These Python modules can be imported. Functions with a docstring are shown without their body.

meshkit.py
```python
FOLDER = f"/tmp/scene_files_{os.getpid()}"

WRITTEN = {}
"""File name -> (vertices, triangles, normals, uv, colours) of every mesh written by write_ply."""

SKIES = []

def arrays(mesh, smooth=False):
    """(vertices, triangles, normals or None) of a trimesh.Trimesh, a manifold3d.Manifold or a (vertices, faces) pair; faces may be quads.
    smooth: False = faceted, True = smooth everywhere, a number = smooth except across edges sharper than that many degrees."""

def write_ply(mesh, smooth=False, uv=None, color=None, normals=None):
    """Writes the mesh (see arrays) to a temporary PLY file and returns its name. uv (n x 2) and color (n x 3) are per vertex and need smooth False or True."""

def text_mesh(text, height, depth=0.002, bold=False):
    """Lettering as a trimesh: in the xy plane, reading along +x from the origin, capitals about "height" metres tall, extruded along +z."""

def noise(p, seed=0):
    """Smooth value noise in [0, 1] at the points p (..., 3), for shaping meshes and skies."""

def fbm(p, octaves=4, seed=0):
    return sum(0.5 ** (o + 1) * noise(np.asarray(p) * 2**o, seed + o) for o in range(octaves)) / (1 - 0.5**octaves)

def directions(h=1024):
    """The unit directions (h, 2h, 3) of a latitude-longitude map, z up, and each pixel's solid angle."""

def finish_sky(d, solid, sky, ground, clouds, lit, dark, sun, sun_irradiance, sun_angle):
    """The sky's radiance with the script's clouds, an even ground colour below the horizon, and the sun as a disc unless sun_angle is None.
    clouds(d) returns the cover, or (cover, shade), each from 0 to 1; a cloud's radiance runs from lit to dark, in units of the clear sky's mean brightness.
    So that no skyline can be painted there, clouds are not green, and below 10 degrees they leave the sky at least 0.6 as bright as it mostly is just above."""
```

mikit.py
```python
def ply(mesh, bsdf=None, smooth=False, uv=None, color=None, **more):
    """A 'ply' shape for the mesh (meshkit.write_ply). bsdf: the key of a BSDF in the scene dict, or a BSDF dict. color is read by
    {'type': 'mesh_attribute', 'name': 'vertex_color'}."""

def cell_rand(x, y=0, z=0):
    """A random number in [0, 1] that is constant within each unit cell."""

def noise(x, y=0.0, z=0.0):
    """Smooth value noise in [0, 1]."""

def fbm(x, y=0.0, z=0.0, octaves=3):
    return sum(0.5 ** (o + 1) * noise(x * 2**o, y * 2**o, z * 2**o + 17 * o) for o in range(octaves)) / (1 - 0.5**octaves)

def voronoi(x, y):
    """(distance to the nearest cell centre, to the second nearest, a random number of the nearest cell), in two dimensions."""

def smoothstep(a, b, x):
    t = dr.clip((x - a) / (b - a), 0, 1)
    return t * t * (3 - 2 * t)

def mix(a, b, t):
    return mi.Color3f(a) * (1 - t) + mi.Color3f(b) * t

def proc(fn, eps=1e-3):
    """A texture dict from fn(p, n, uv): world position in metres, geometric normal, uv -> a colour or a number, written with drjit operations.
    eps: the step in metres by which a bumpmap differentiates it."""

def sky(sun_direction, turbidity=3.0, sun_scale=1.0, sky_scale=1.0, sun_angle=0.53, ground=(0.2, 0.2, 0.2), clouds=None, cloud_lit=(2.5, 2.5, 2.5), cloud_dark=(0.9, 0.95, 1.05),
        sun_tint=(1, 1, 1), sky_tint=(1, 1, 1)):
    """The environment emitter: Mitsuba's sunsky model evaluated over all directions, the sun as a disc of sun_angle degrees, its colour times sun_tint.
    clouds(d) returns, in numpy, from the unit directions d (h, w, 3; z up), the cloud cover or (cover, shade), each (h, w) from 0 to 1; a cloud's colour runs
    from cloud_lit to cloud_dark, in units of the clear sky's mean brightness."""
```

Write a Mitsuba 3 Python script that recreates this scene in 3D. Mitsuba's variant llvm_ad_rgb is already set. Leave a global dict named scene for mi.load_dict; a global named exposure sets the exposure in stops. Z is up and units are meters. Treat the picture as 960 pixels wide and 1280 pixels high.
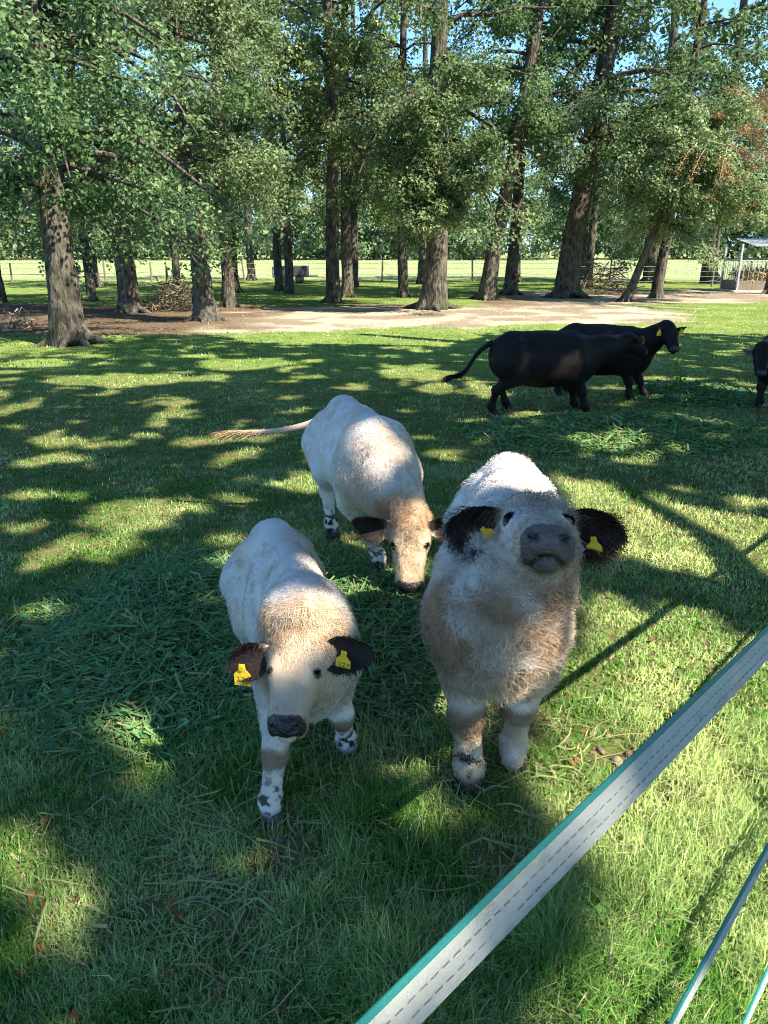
import math
import numpy as np
import mitsuba as mi
import drjit as dr
import mikit
import meshkit
from mikit import proc, noise, fbm, smoothstep, mix

T = mi.ScalarTransform4f
scene, labels = {}, {}

# ------------------------------------------------------------------ camera, sky, exposure
PITCH = math.radians(18.86)
EYE = np.array([0.0, 0.0, 1.9])
scene['camera'] = {'type': 'perspective', 'fov': 53.13, 'fov_axis': 'x', 'near_clip': 0.05, 'far_clip': 5000.0,
                   'to_world': T().look_at(origin=EYE.tolist(), target=[0, math.cos(PITCH), 1.9 - math.sin(PITCH)], up=[0, 0, 1])}
SUN = np.array([0.57, -0.38, 0.72]); SUN /= np.linalg.norm(SUN)
scene['sky'] = mikit.sky(SUN.tolist(), turbidity=3, sky_scale=0.8, sun_tint=(0.95, 1.0, 1.13), sky_tint=(0.80, 1.0, 1.14))
exposure = 3.45

# ------------------------------------------------------------------ helpers
def rng_(seed):
    return np.random.default_rng(seed)

def unit(v):
    v = np.asarray(v, float)
    return v / np.maximum(np.linalg.norm(v, axis=-1, keepdims=True), 1e-9)

def fb(x, y, z=0.0, s=1.0, o=3, seed=0):
    p = np.stack(np.broadcast_arrays(np.asarray(x, float) * s, np.asarray(y, float) * s, np.asarray(z, float) * s), -1)
    return meshkit.fbm(p, o, seed)

def vc():
    return {'type': 'mesh_attribute', 'name': 'vertex_color'}

def put(key, V, F, bsdf, color=None, normals=None, smooth=False):
    """One mesh of the scene; explicit normals are allowed."""
    base, n = key, 0
    while key in scene:
        n += 1
        key = '%s_%03d' % (base, n)
    F = np.asarray(F, int)
    if F.shape[1] == 4:
        F = np.vstack([F[:, [0, 1, 2]], F[:, [0, 2, 3]]])
    V = np.asarray(V, float)
    if color is not None:
        color = np.broadcast_to(np.asarray(color, float), (len(V), 3))
    if normals is None and smooth is True:
        _, _, normals = meshkit.arrays((V, F), True)
    path = meshkit.write_ply((V, F), False, None, color, normals=normals)
    scene[key] = {'type': 'ply', 'filename': path, 'face_normals': normals is None, 'bsdf': {'type': 'ref', 'id': bsdf}}
    return key

def tag(key, label=None, cat=None, group=None, kind=None):
    d = {}
    if label: d['label'] = label
    if cat: d['category'] = cat
    if group: d['group'] = group
    if kind: d['kind'] = kind
    labels[key] = d
    return key

used_things = set()
def thing(name, label, cat, group=None):
    key, n = name, 0
    while key in used_things:
        n += 1
        key = '%s_%03d' % (name, n)
    used_things.add(key)
    tag(key, label, cat, group)
    return key

class Acc:
    def __init__(self):
        self.V, self.F, self.C, self.N, self.n = [], [], [], [], 0
    def add(self, V, F, C=None, N=None):
        V = np.asarray(V, float); F = np.asarray(F, int)
        if F.shape[1] == 4:
            F = np.vstack([F[:, [0, 1, 2]], F[:, [0, 2, 3]]])
        self.V.append(V); self.F.append(F + self.n); self.n += len(V)
        self.C.append(np.broadcast_to(np.asarray(C if C is not None else (1, 1, 1), float), (len(V), 3)))
        if N is not None: self.N.append(N)
    def put(self, key, bsdf, color=True, smooth=False):
        V, F = np.vstack(self.V), np.vstack(self.F)
        N = np.vstack(self.N) if self.N else None
        return put(key, V, F, bsdf, np.vstack(self.C) if color else None, N, smooth)

def tube(P, R, sides=8, flute=0.0, seed=0, cap=True):
    P = np.asarray(P, float); R = np.broadcast_to(np.asarray(R, float), (len(P),))
    t = unit(np.gradient(P, axis=0))
    a = np.zeros_like(P)
    ref = np.array([1.0, 0, 0]) if abs(t[0, 0]) < 0.8 else np.array([0, 1.0, 0])
    for i in range(len(P)):
        ref = unit(ref - t[i] * (ref @ t[i])); a[i] = ref
    b = np.cross(t, a)
    ang = np.arange(sides) * 2 * math.pi / sides
    rr = R[:, None] * np.ones(sides)
    if flute:
        q = fb(np.cos(ang)[None] * 1.3 + 7 * seed, np.sin(ang)[None] * 1.3, P[:, 2:3] * 0.35, 1.0, 3, seed)
        rr = rr * (1 + flute * (q - 0.5) * 2)
    V = (P[:, None] + rr[..., None] * (np.cos(ang)[None, :, None] * a[:, None] + np.sin(ang)[None, :, None] * b[:, None])).reshape(-1, 3)
    i, j = np.meshgrid(np.arange(len(P) - 1), np.arange(sides), indexing='ij')
    Q = np.stack([i * sides + j, i * sides + (j + 1) % sides, (i + 1) * sides + (j + 1) % sides, (i + 1) * sides + j], -1).reshape(-1, 4)
    F = np.vstack([Q[:, [0, 1, 2]], Q[:, [0, 2, 3]]])
    if cap:
        n = len(V)
        V = np.vstack([V, P[0], P[-1]])
        k = np.arange(sides); m = (len(P) - 1) * sides
        F = np.vstack([F, np.stack([np.full(sides, n), (k + 1) % sides, k], -1), np.stack([np.full(sides, n + 1), m + k, m + (k + 1) % sides], -1)])
    return V, F

def box(c, size, rot=None, bevel=0.0):
    c = np.asarray(c, float); h = np.asarray(size, float) / 2
    if bevel > 0:
        import manifold3d as m3
        pts = []
        for ax in range(3):
            hh = np.array([h[0] - bevel, h[1] - bevel, h[2] - bevel]); hh[ax] = h[ax]
            for sx in (-1, 1):
                for sy in (-1, 1):
                    for sz in (-1, 1):
                        pts.append(hh * [sx, sy, sz])
        m = m3.Manifold.hull_points(np.array(pts)).to_mesh()
        V, F = np.array(m.vert_properties[:, :3], float), np.array(m.tri_verts, int)
    else:
        V = np.array([[x, y, z] for x in (-1, 1) for y in (-1, 1) for z in (-1, 1)], float) * h
        F = np.array([[0, 1, 3], [0, 3, 2], [4, 6, 7], [4, 7, 5], [0, 4, 5], [0, 5, 1], [2, 3, 7], [2, 7, 6], [0, 2, 6], [0, 6, 4], [1, 5, 7], [1, 7, 3]])
    if rot is not None: V = V @ np.asarray(rot).T
    return V + c, F

def rotz(a):
    return np.array([[math.cos(a), -math.sin(a), 0], [math.sin(a), math.cos(a), 0], [0, 0, 1.0]])

def gz(x, y):
    """Height of the pasture."""
    x = np.asarray(x, float); y = np.asarray(y, float)
    d = np.hypot(x, y)
    return 0.05 * (fb(x, y, 0, 0.9, 3, 5) - 0.5) * np.clip(1.2 - d / 60, 0, 1) + 0.012 * (fb(x, y, 0, 6, 2, 6) - 0.5) * np.clip(1 - d / 12, 0, 1)

# ------------------------------------------------------------------ materials
def bare(x, y):
    """0 = turf, 1 = trodden earth (numpy)."""
    n = fb(x, y, 0, 0.45, 4, 11)
    band = np.clip((y - 17.2 - 0.30 * np.clip(x + 5, 0, 9)) / 2.5, 0, 1) * np.clip((31 - y) / 4.0, 0, 1) * np.clip((9 + 0.35 * (y - 20) - x) / 3, 0, 1)
    band2 = np.clip((y - 25 - 0.25 * x) / 3, 0, 1) * np.clip((39 - y + 0.2 * x) / 4, 0, 1) * np.clip((x - 2) / 4, 0, 1)
    z = np.maximum(band, band2)
    b = np.clip((z * 0.80 + n - 0.82) * 5, 0, 1)
    patch = np.clip((fb(x, y, 0, 1.1, 3, 12) - 0.635) * 12, 0, 1) * 0.8
    near = 0.0
    for (px, py, r) in ((0.97, 2.3, .14), (1.1, 2.31, .16), (0.36, 2.02, .13), (0.62, 1.75, .15), (0.70, 1.66, .10), (0.93, 2.55, .22), (-0.30, 2.02, .16), (-2.23, 4.8, .2), (1.25, 2.75, .18), (0.45, 1.42, .1), (-0.05, 2.1, .1)):
        near = np.maximum(near, np.clip(1.3 - np.hypot(x - px, (y - py) * 1.1) / r + (n - 0.5) * 1.6, 0, 1))
    return np.maximum(np.maximum(b, patch), near)

def ground_col(p, n, uv):
    x, y = p.x, p.y
    a = fbm(x * 0.45, y * 0.45, 3.0, 4)
    fine = fbm(x * 14, y * 14, 1.0, 4)
    band = dr.clip((y - 17.2 - 0.30 * dr.clip(x + 5, 0, 9)) / 2.5, 0, 1) * dr.clip((31 - y) / 4.0, 0, 1) * dr.clip((9 + 0.35 * (y - 20) - x) / 3, 0, 1)
    band2 = dr.clip((y - 25 - 0.25 * x) / 3, 0, 1) * dr.clip((39 - y + 0.2 * x) / 4, 0, 1) * dr.clip((x - 2) / 4, 0, 1)
    soil = dr.clip((dr.maximum(band, band2) * 0.80 + a - 0.82) * 5, 0, 1)
    near = 1 - smoothstep(9, 15, y)
    litter = smoothstep(0.40, 0.62, fbm(x * 0.9 + y * 0.33, y * 0.85 - x * 0.3, 9.0, 5))
    soilc = mix(mix((0.36, 0.325, 0.24), (0.21, 0.175, 0.125), litter), (0.12, 0.09, 0.062), dr.maximum(smoothstep(26, 30, y) * (1 - smoothstep(4, 8, x)), smoothstep(2.6, 5.0, -x + (noise(x * 1.3, y * 1.3) - 0.5) * 3))) * (0.75 + 0.5 * fine)  # the left is darkened to stand in for shade under the trees
    grass = mix((0.075, 0.14, 0.03), (0.20, 0.245, 0.075), fbm(x * 1.7, y * 1.7, 4.0, 4)) * (0.65 + 0.7 * fine)
    thatch = mix((0.17, 0.15, 0.07), (0.07, 0.10, 0.03), fbm(x * 5, y * 5, 2.0, 3)) * (0.5 + 0.9 * fine)
    field = mix((0.20, 0.255, 0.11), (0.26, 0.30, 0.145), fbm(x * 0.06, y * 0.25, 2.0, 4))
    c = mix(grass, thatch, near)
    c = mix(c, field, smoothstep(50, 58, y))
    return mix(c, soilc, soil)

def ground_h(p, n, uv):
    return fbm(p.x * 9, p.y * 9, 0.0, 4) + 0.35 * fbm(p.x * 45, p.y * 45, 3.0, 2)

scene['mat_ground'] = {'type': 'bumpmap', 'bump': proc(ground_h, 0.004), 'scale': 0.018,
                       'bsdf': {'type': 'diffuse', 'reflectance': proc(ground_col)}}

def bark_col(p, n, uv):
    r = fbm(p.x * 22, p.y * 22, p.z * 4, 4)
    big = fbm(p.x * 2.2, p.y * 2.2, p.z * 1.1 + 5, 3)
    lich = smoothstep(0.5, 0.68, fbm(p.x * 6, p.y * 6, p.z * 5 + 3, 3))
    c = mix((0.03, 0.0265, 0.021), (0.12, 0.106, 0.085), smoothstep(0.25, 0.75, r))
    c = mix(c, mi.Color3f(0.15, 0.15, 0.105) * (0.6 + 0.6 * r), lich * 0.55)
    moss = smoothstep(0.5, 0.75, big) * (1 - smoothstep(0.3, 2.2, p.z))
    return mix(c, mi.Color3f(0.05, 0.06, 0.025) * (0.5 + r), moss * 0.7)

def bark_h(p, n, uv):
    return dr.abs(fbm(p.x * 17, p.y * 17, p.z * 2.6, 3) - 0.5) * 2 + 0.3 * fbm(p.x * 50, p.y * 50, p.z * 14, 2)

scene['mat_bark'] = {'type': 'twosided', 'bsdf': {'type': 'bumpmap', 'bump': proc(bark_h, 0.006), 'scale': 0.05,
                     'bsdf': {'type': 'principled', 'base_color': proc(bark_col), 'roughness': 0.9, 'specular': 0.2}}}
scene['mat_leaf'] = {'type': 'principledthin', 'base_color': vc(), 'roughness': 0.38, 'diff_trans': 0.75, 'spec_trans': 0.0}
scene['mat_grass'] = {'type': 'principledthin', 'base_color': vc(), 'roughness': 0.7, 'diff_trans': 0.5, 'spec_trans': 0.0, 'eta': 1.3}
scene['mat_fur'] = {'type': 'twosided', 'bsdf': {'type': 'diffuse', 'reflectance': vc()}}
scene['mat_black_fur'] = {'type': 'twosided', 'bsdf': {'type': 'principled', 'base_color': vc(), 'roughness': 0.6, 'specular': 0.16}}
scene['mat_matte'] = {'type': 'twosided', 'bsdf': {'type': 'principled', 'base_color': vc(), 'roughness': 0.75, 'specular': 0.25}}

def nose_h(p, n, uv):
    return fbm(p.x * 130, p.y * 130, p.z * 130, 3)
scene['mat_nose'] = {'type': 'twosided', 'bsdf': {'type': 'bumpmap', 'bump': proc(nose_h, 0.0008), 'scale': 0.008,
                     'bsdf': {'type': 'principled', 'base_color': vc(), 'roughness': 0.32, 'specular': 0.55}}}
scene['mat_gloss'] = {'type': 'twosided', 'bsdf': {'type': 'principled', 'base_color': vc(), 'roughness': 0.08, 'specular': 0.6, 'clearcoat': 1.0, 'clearcoat_gloss': 0.95}}
scene['mat_plastic'] = {'type': 'twosided', 'bsdf': {'type': 'principled', 'base_color': vc(), 'roughness': 0.4, 'specular': 0.45}}

def metal_col(p, n, uv):
    return mix((0.42, 0.45, 0.47), (0.62, 0.65, 0.67), fbm(p.x * 9, p.y * 9, p.z * 9, 3))
scene['mat_metal'] = {'type': 'twosided', 'bsdf': {'type': 'principled', 'base_color': proc(metal_col), 'roughness': 0.5, 'metallic': 0.6}}

def wood_col(p, n, uv):
    return mix((0.10, 0.085, 0.065), (0.27, 0.23, 0.18), fbm(p.x * 40, p.y * 40, p.z * 5, 4))
scene['mat_wood'] = {'type': 'twosided', 'bsdf': {'type': 'principled', 'base_color': proc(wood_col), 'roughness': 0.85, 'specular': 0.2}}

def tape_col(p, n, uv):
    weave = 0.9 + 0.1 * noise(p.x * 900, p.y * 900, p.z * 700)
    dirt = smoothstep(0.52, 0.78, fbm(p.x * 26, p.y * 26, p.z * 60, 4))
    return mix(mi.Color3f(0.35, 0.38, 0.35) * weave, (0.18, 0.20, 0.18), dirt * 0.6)
scene['mat_tape'] = {'type': 'twosided', 'bsdf': {'type': 'principled', 'base_color': proc(tape_col), 'roughness': 0.55, 'specular': 0.4}}

# ------------------------------------------------------------------ ground sheet
def build_ground():
    rings, sect = 230, 200
    r = np.concatenate([[0.0], np.geomspace(0.4, 2500, rings)])
    a = np.arange(sect) * 2 * math.pi / sect
    X = (r[1:, None] * np.cos(a)).ravel(); Y = (r[1:, None] * np.sin(a)).ravel()
    V = np.vstack([[0, 0, 0], np.stack([X, Y, gz(X, Y)], -1)])
    i, j = np.meshgrid(np.arange(rings - 1), np.arange(sect), indexing='ij')
    q = lambda i, j: 1 + i * sect + j % sect
    Q = np.stack([q(i, j), q(i + 1, j), q(i + 1, j + 1), q(i, j + 1)], -1).reshape(-1, 4)
    k = np.arange(sect)
    F = np.vstack([Q[:, [0, 1, 2]], Q[:, [0, 2, 3]], np.stack([np.zeros(sect, int), 1 + k, 1 + (k + 1) % sect], -1)])
    put('pasture_ground', V, F, 'mat_ground', smooth=True)
    tag('pasture_ground', 'grass pasture with bare trodden earth under the trees', kind='structure')
build_ground()

# ------------------------------------------------------------------ foliage generators
def leaf_quads(P, nrm, size, rng, aspect=0.62):
    """Folded four-cornered leaves at P facing about nrm: (V, F)."""
    n = len(P)
    nrm = unit(nrm)
    t = rng.normal(size=(n, 3)); t[:, 2] -= 0.35
    t = unit(t - nrm * (t * nrm).sum(1, keepdims=True))
    s = np.cross(nrm, t)
    L = np.broadcast_to(size, (n,))[:, None] * rng.uniform(0.7, 1.25, (n, 1))
    fold = rng.uniform(0.05, 0.3, (n, 1))
    base = P - t * L * 0.5; tip = P + t * L * 0.5 - nrm * L * 0.12
    le = P - s * L * aspect * 0.5 + nrm * L * fold * 0.5; ri = P + s * L * aspect * 0.5 + nrm * L * fold * 0.5
    V = np.stack([base, ri, tip, le], 1).reshape(-1, 3)
    k = np.arange(n)[:, None] * 4
    F = np.hstack([k, k + 1, k + 2, k, k + 2, k + 3]).reshape(-1, 3)
    return V, F

LEAF_A, LEAF_B = np.array([0.048, 0.105, 0.036]), np.array([0.30, 0.385, 0.20])

def clump_leaves(C, R, n, size, rng, tint=(1, 1, 1), lift=0.55):
    """n leaves in each clump of centre C and radius R; colours per clump and per leaf."""
    m = len(C)
    R = np.broadcast_to(R, (m,))
    d = unit(rng.normal(size=(m, n, 3)))
    rad = R[:, None] * rng.uniform(0.25, 1.08, (m, n)) ** 0.7
    P = C[:, None] + d * rad[..., None] * np.array([1, 1, 0.78])
    nr = d * 0.55 + np.array([0, 0, lift]) + rng.normal(size=(m, n, 3)) * 0.42
    V, F = leaf_quads(P.reshape(-1, 3), nr.reshape(-1, 3), size, rng)
    mixv = np.clip(rng.uniform(0, 1, (m, 1)) ** 1.4 * 0.72 + rng.uniform(0, 1, (m, n)) * 0.36, 0, 1)
    col = (LEAF_A + (LEAF_B - LEAF_A) * mixv[..., None]) * np.asarray(tint)
    return V, F, np.repeat(col.reshape(-1, 3), 4, 0)

def limb_path(start, az, length, rise, droop, rng, n=7):
    t = np.linspace(0, 1, n)
    w = np.cumsum(rng.normal(0, 0.06, (n, 3)), 0) * length * 0.35
    w -= w[0]
    return np.stack([start[0] + math.cos(az) * length * t, start[1] + math.sin(az) * length * t, start[2] + length * (rise * t - droop * t * t)], -1) + w

def tree(label, x, y, r, height, lean=(0, 0), first=3.0, spread=3.2, flare=1.7, clumps=120, leaves=62, leaf=0.10, seed=0, tint=(1, 1, 1),
         low=None, name='oak_tree', group=None, view_top=10.0, sprouts=0, bushy=0.35):
    rng = rng_(seed + 1000)
    t = thing(name, label, 'tree', group)
    z0 = float(gz(x, y)) - 0.12
    r *= 0.87
    clumps = int(clumps * (1.65 if y < 36 else 1.2)); leaf *= 1.12; leaves = int(leaves * 1.3)
    zz = np.concatenate([np.array([0, 0.08, 0.2, 0.4, 0.7, 1.1, 1.7]), np.linspace(2.5, height * 0.9, 14)])
    wob = np.cumsum(rng.normal(0, 0.05, (len(zz), 2)), 0) * r * 1.6
    cx = x + lean[0] * zz + wob[:, 0] - wob[0, 0]; cy = y + lean[1] * zz + wob[:, 1] - wob[0, 1]
    P = np.stack([cx, cy, z0 + zz], -1)
    R = r * (1 - 0.72 * zz / height) * (1 + (flare - 1) * 0.72 * np.exp(-zz / (0.95 * r + 0.25)))
    A = Acc()
    V, F = tube(P, R, 18, 0.0)
    # buttress ridges and bumps
    k = len(zz)
    ang = np.arange(18) * 2 * math.pi / 18
    ph = rng.uniform(0, 6.28); nb = rng.integers(4, 7)
    ridge = 1 + 0.15 * np.exp(-zz / (r + 0.25))[:, None] * np.cos(nb * ang + ph + 0.7 * np.sin(2 * ang + ph))[None] + 0.16 * (fb(np.cos(ang)[None] * 1.5 + seed, np.sin(ang)[None] * 1.5, zz[:, None] * 0.6, 1.0, 3, seed) - 0.5)
    cen = np.repeat(P, 18, 0)
    V[:k * 18] = cen + (V[:k * 18] - cen) * ridge.reshape(-1, 1)
    A.add(V, F)
    for i in range(nb):                           # surface roots
        a0 = ph + i * 6.283 / nb + rng.uniform(-.3, .3); dv = np.array([math.cos(a0), math.sin(a0)]); ln = r * rng.uniform(1.7, 2.9) * (flare / 1.6)
        A.add(*tube(np.array([[x + dv[0] * r * .55, y + dv[1] * r * .55, z0 + .75 * r + .25], [x + dv[0] * r * 1.15, y + dv[1] * r * 1.15, z0 + .22 + .12 * r], [x + dv[0] * ln * .8, y + dv[1] * ln * .8, z0 + .13], [x + dv[0] * ln * 1.15, y + dv[1] * ln * 1.15, z0 + .02]]), [r * .42, r * .3, r * .2, .03], 9))
    at = lambda h: np.array([np.interp(h, zz, cx), np.interp(h, zz, cy), z0 + h])
    C, CR = [], []
    nl = max(10, int(clumps / 6))
    hs = first + (height - first) * rng.uniform(0, 1, nl) ** 1.55
    for i, h in enumerate(hs):
        rel = (h - first) / max(height - first, 1)
        ln = spread * (0.55 + 0.6 * math.sin(math.pi * min(1, 0.25 + rel * 0.75))) * rng.uniform(0.6, 1.15)
        az = i * 2.399 + rng.uniform(-0.5, 0.5)
        st = at(min(h, height * 0.88))
        pth = limb_path(st, az, ln, rng.uniform(0.1, 0.5), rng.uniform(0.25, 0.8) * (1.4 - rel), rng)
        lr = np.interp(min(h, height * 0.88), zz, R) * 0.36
        A.add(*tube(pth, np.linspace(lr, 0.012, 7), 6))
        for q in range(6):
            u = rng.uniform(0.25, 1.0)
            c = np.array([np.interp(u, np.linspace(0, 1, 7), pth[:, k2]) for k2 in range(3)])
            C.append(c + rng.normal(0, 1, 3) * np.array([0.42, 0.42, 0.36]) * bushy * spread * 0.32)
            CR.append(rng.uniform(0.34, 0.72) * (0.6 + 0.14 * spread))
    for i in range(sprouts):                      # short shoots low on the trunk
        h = first * rng.uniform(0.72, 2.6)
        az = rng.uniform(0, 6.28); c = at(h) + np.array([math.cos(az), math.sin(az), 0]) * rng.uniform(0.3, 1.1)
        C.append(c); CR.append(rng.uniform(0.28, 0.5))
    for (lx, ly, lz, lr_, ln_) in (low or []):     # hanging boughs seen in front of the trunk
        b = np.array([lx, ly, lz])
        st = at(lz + 0.9)
        mid = (st + b) / 2 + [0, 0, 0.45]
        A.add(*tube(np.array([st, mid, b]), [r * 0.22, 0.04, 0.015], 6))
        for q in range(ln_):
            o = unit(rng.normal(size=3)) * lr_ * rng.uniform(0.1, 1.0) ** 0.6 * np.array([1, 0.8, 0.75])
            C.append(b + o); CR.append(rng.uniform(0.28, 0.48))
    put(t + '__trunk', np.vstack(A.V), np.vstack(A.F), 'mat_bark', smooth=True)
    C, CR = np.array(C), np.array(CR)
    hi = C[:, 2] > view_top
    B = Acc()
    if (~hi).any(): B.add(*clump_leaves(C[~hi], CR[~hi], leaves, leaf, rng, tint))
    if hi.any(): B.add(*clump_leaves(C[hi], CR[hi] * 1.15, max(12, leaves // 4), leaf * 2.0, rng, tint))
    B.put(t + '__crown', 'mat_leaf')
    return t

# ------------------------------------------------------------------ the trees round the pasture
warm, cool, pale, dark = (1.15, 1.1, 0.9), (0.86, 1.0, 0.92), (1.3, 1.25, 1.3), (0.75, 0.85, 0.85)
tree('thick old oak nearest on the left, its base mottled with light', -6.6, 16.6, 0.36, 15, (-0.02, 0.01), 3.2, 3.4, 1.9, 190, 74, 0.105, 1, cool, sprouts=64)
tree('thin dark trunk in shade behind the thick left oak', -11.4, 31, 0.2, 15, (0.0, 0.0), 3.4, 3.0, 1.4, 100, 56, 0.12, 2, cool)
tree('oak with a reddish bare strip of wood down its stem beside the brush pile', -8.1, 25.2, 0.36, 16, (-0.012, 0), 4.0, 3.6, 1.5, 170, 66, 0.11, 3, (0.95, 1.0, 0.9), sprouts=44)
tree('slim dark trunk just behind the brush pile', -11.4, 44, 0.25, 15, (0, 0), 4.0, 3.2, 1.3, 90, 50, 0.15, 4, warm)
tree('oak with a wide pale flared base, leaf shadows speckling its stem', -5.0, 22.3, 0.30, 16, (-0.03, 0), 4.2, 3.0, 2.3, 150, 70, 0.10, 5, (1.0, 1.0, 1.0),
     low=[(-3.75, 21.0, 5.6, 1.25, 26), (-3.3, 20.6, 3.9, 0.95, 20), (-3.5, 21.4, 7.4, 1.2, 22), (-4.3, 21.2, 2.9, 0.7, 10)])
tree('slender smooth pale trunk standing in full sun right of the flared oak', -5.45, 27.8, 0.24, 15, (0.0, 0), 4.2, 2.8, 1.7, 110, 60, 0.11, 6, pale)
tree('dark trunk half hidden behind the slender pale trunk', -6.9, 37, 0.27, 16, (0, 0), 4.6, 3.2, 1.3, 100, 54, 0.14, 7, cool)
tree('left one of the twin dark trunks in front of the bright field', -5.1, 39, 0.24, 17, (-0.006, 0), 5.4, 3.0, 1.3, 90, 54, 0.14, 8, warm)
tree('right one of the twin dark trunks in front of the bright field', -4.35, 36.5, 0.23, 17, (-0.008, 0), 5.6, 3.0, 1.4, 90, 54, 0.14, 9, warm)
tree('front one of two touching trunks left of centre, in shade', -1.9, 30.0, 0.30, 17, (0.0, 0), 5.2, 3.4, 1.4, 160, 62, 0.12, 10, warm,
     low=[(-1.9, 28.4, 8.0, 1.6, 26), (-2.5, 28.6, 6.3, 0.9, 12)])
tree('rear one of two touching trunks left of centre, half sunlit', -1.55, 33.5, 0.27, 17, (0.01, 0), 5.0, 3.2, 1.4, 110, 56, 0.13, 11, warm)
tree('ivy clad sunlit trunk behind the two touching trunks', -1.65, 43, 0.30, 15, (0, 0), 4.0, 3.0, 1.3, 90, 50, 0.15, 12, pale, sprouts=18)
tree('dark straight trunk just left of the broad brown stump like oak', 0.8, 33.5, 0.25, 17, (0.003, 0), 5.0, 3.2, 1.4, 110, 56, 0.13, 13, cool)
tree('broad brown oak with splayed roots under a low bright bough in the middle', 1.6, 26.6, 0.43, 17, (0.0, 0.0), 4.6, 3.6, 1.75, 170, 70, 0.115, 14, (1.0, 1.0, 0.95),
     low=[(1.3, 24.2, 5.3, 1.35, 30), (0.6, 24.3, 3.6, 1.15, 26), (2.7, 24.3, 4.2, 1.1, 22), (2.2, 24.6, 6.4, 1.2, 22), (1.0, 24.6, 2.6, 0.8, 14), (1.6, 24.7, 3.4, 0.95, 26), (2.2, 25.0, 2.9, 0.7, 14), (1.2, 24.4, 4.3, 0.9, 18)])
tree('leaning grey oak right of the brown oak, sunlit high on its left side', 4.1, 32.0, 0.36, 18, (0.135, 0), 6.0, 3.2, 1.8, 120, 60, 0.12, 15, cool)
tree('dark upright trunk close beside the leaning grey oak', 5.6, 35.5, 0.30, 18, (0.03, 0), 6.0, 3.4, 1.8, 120, 60, 0.13, 16, cool)
tree('massive oak leaning to the right with its base in sun', 7.6, 33.0, 0.55, 19, (0.115, 0.02), 6.0, 4.2, 1.45, 200, 66, 0.13, 17, dark)
tree('thin dark trunk right of the massive leaning oak', 10.9, 43, 0.26, 16, (0.02, 0), 5.0, 3.4, 1.3, 100, 50, 0.16, 18, dark)
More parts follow.
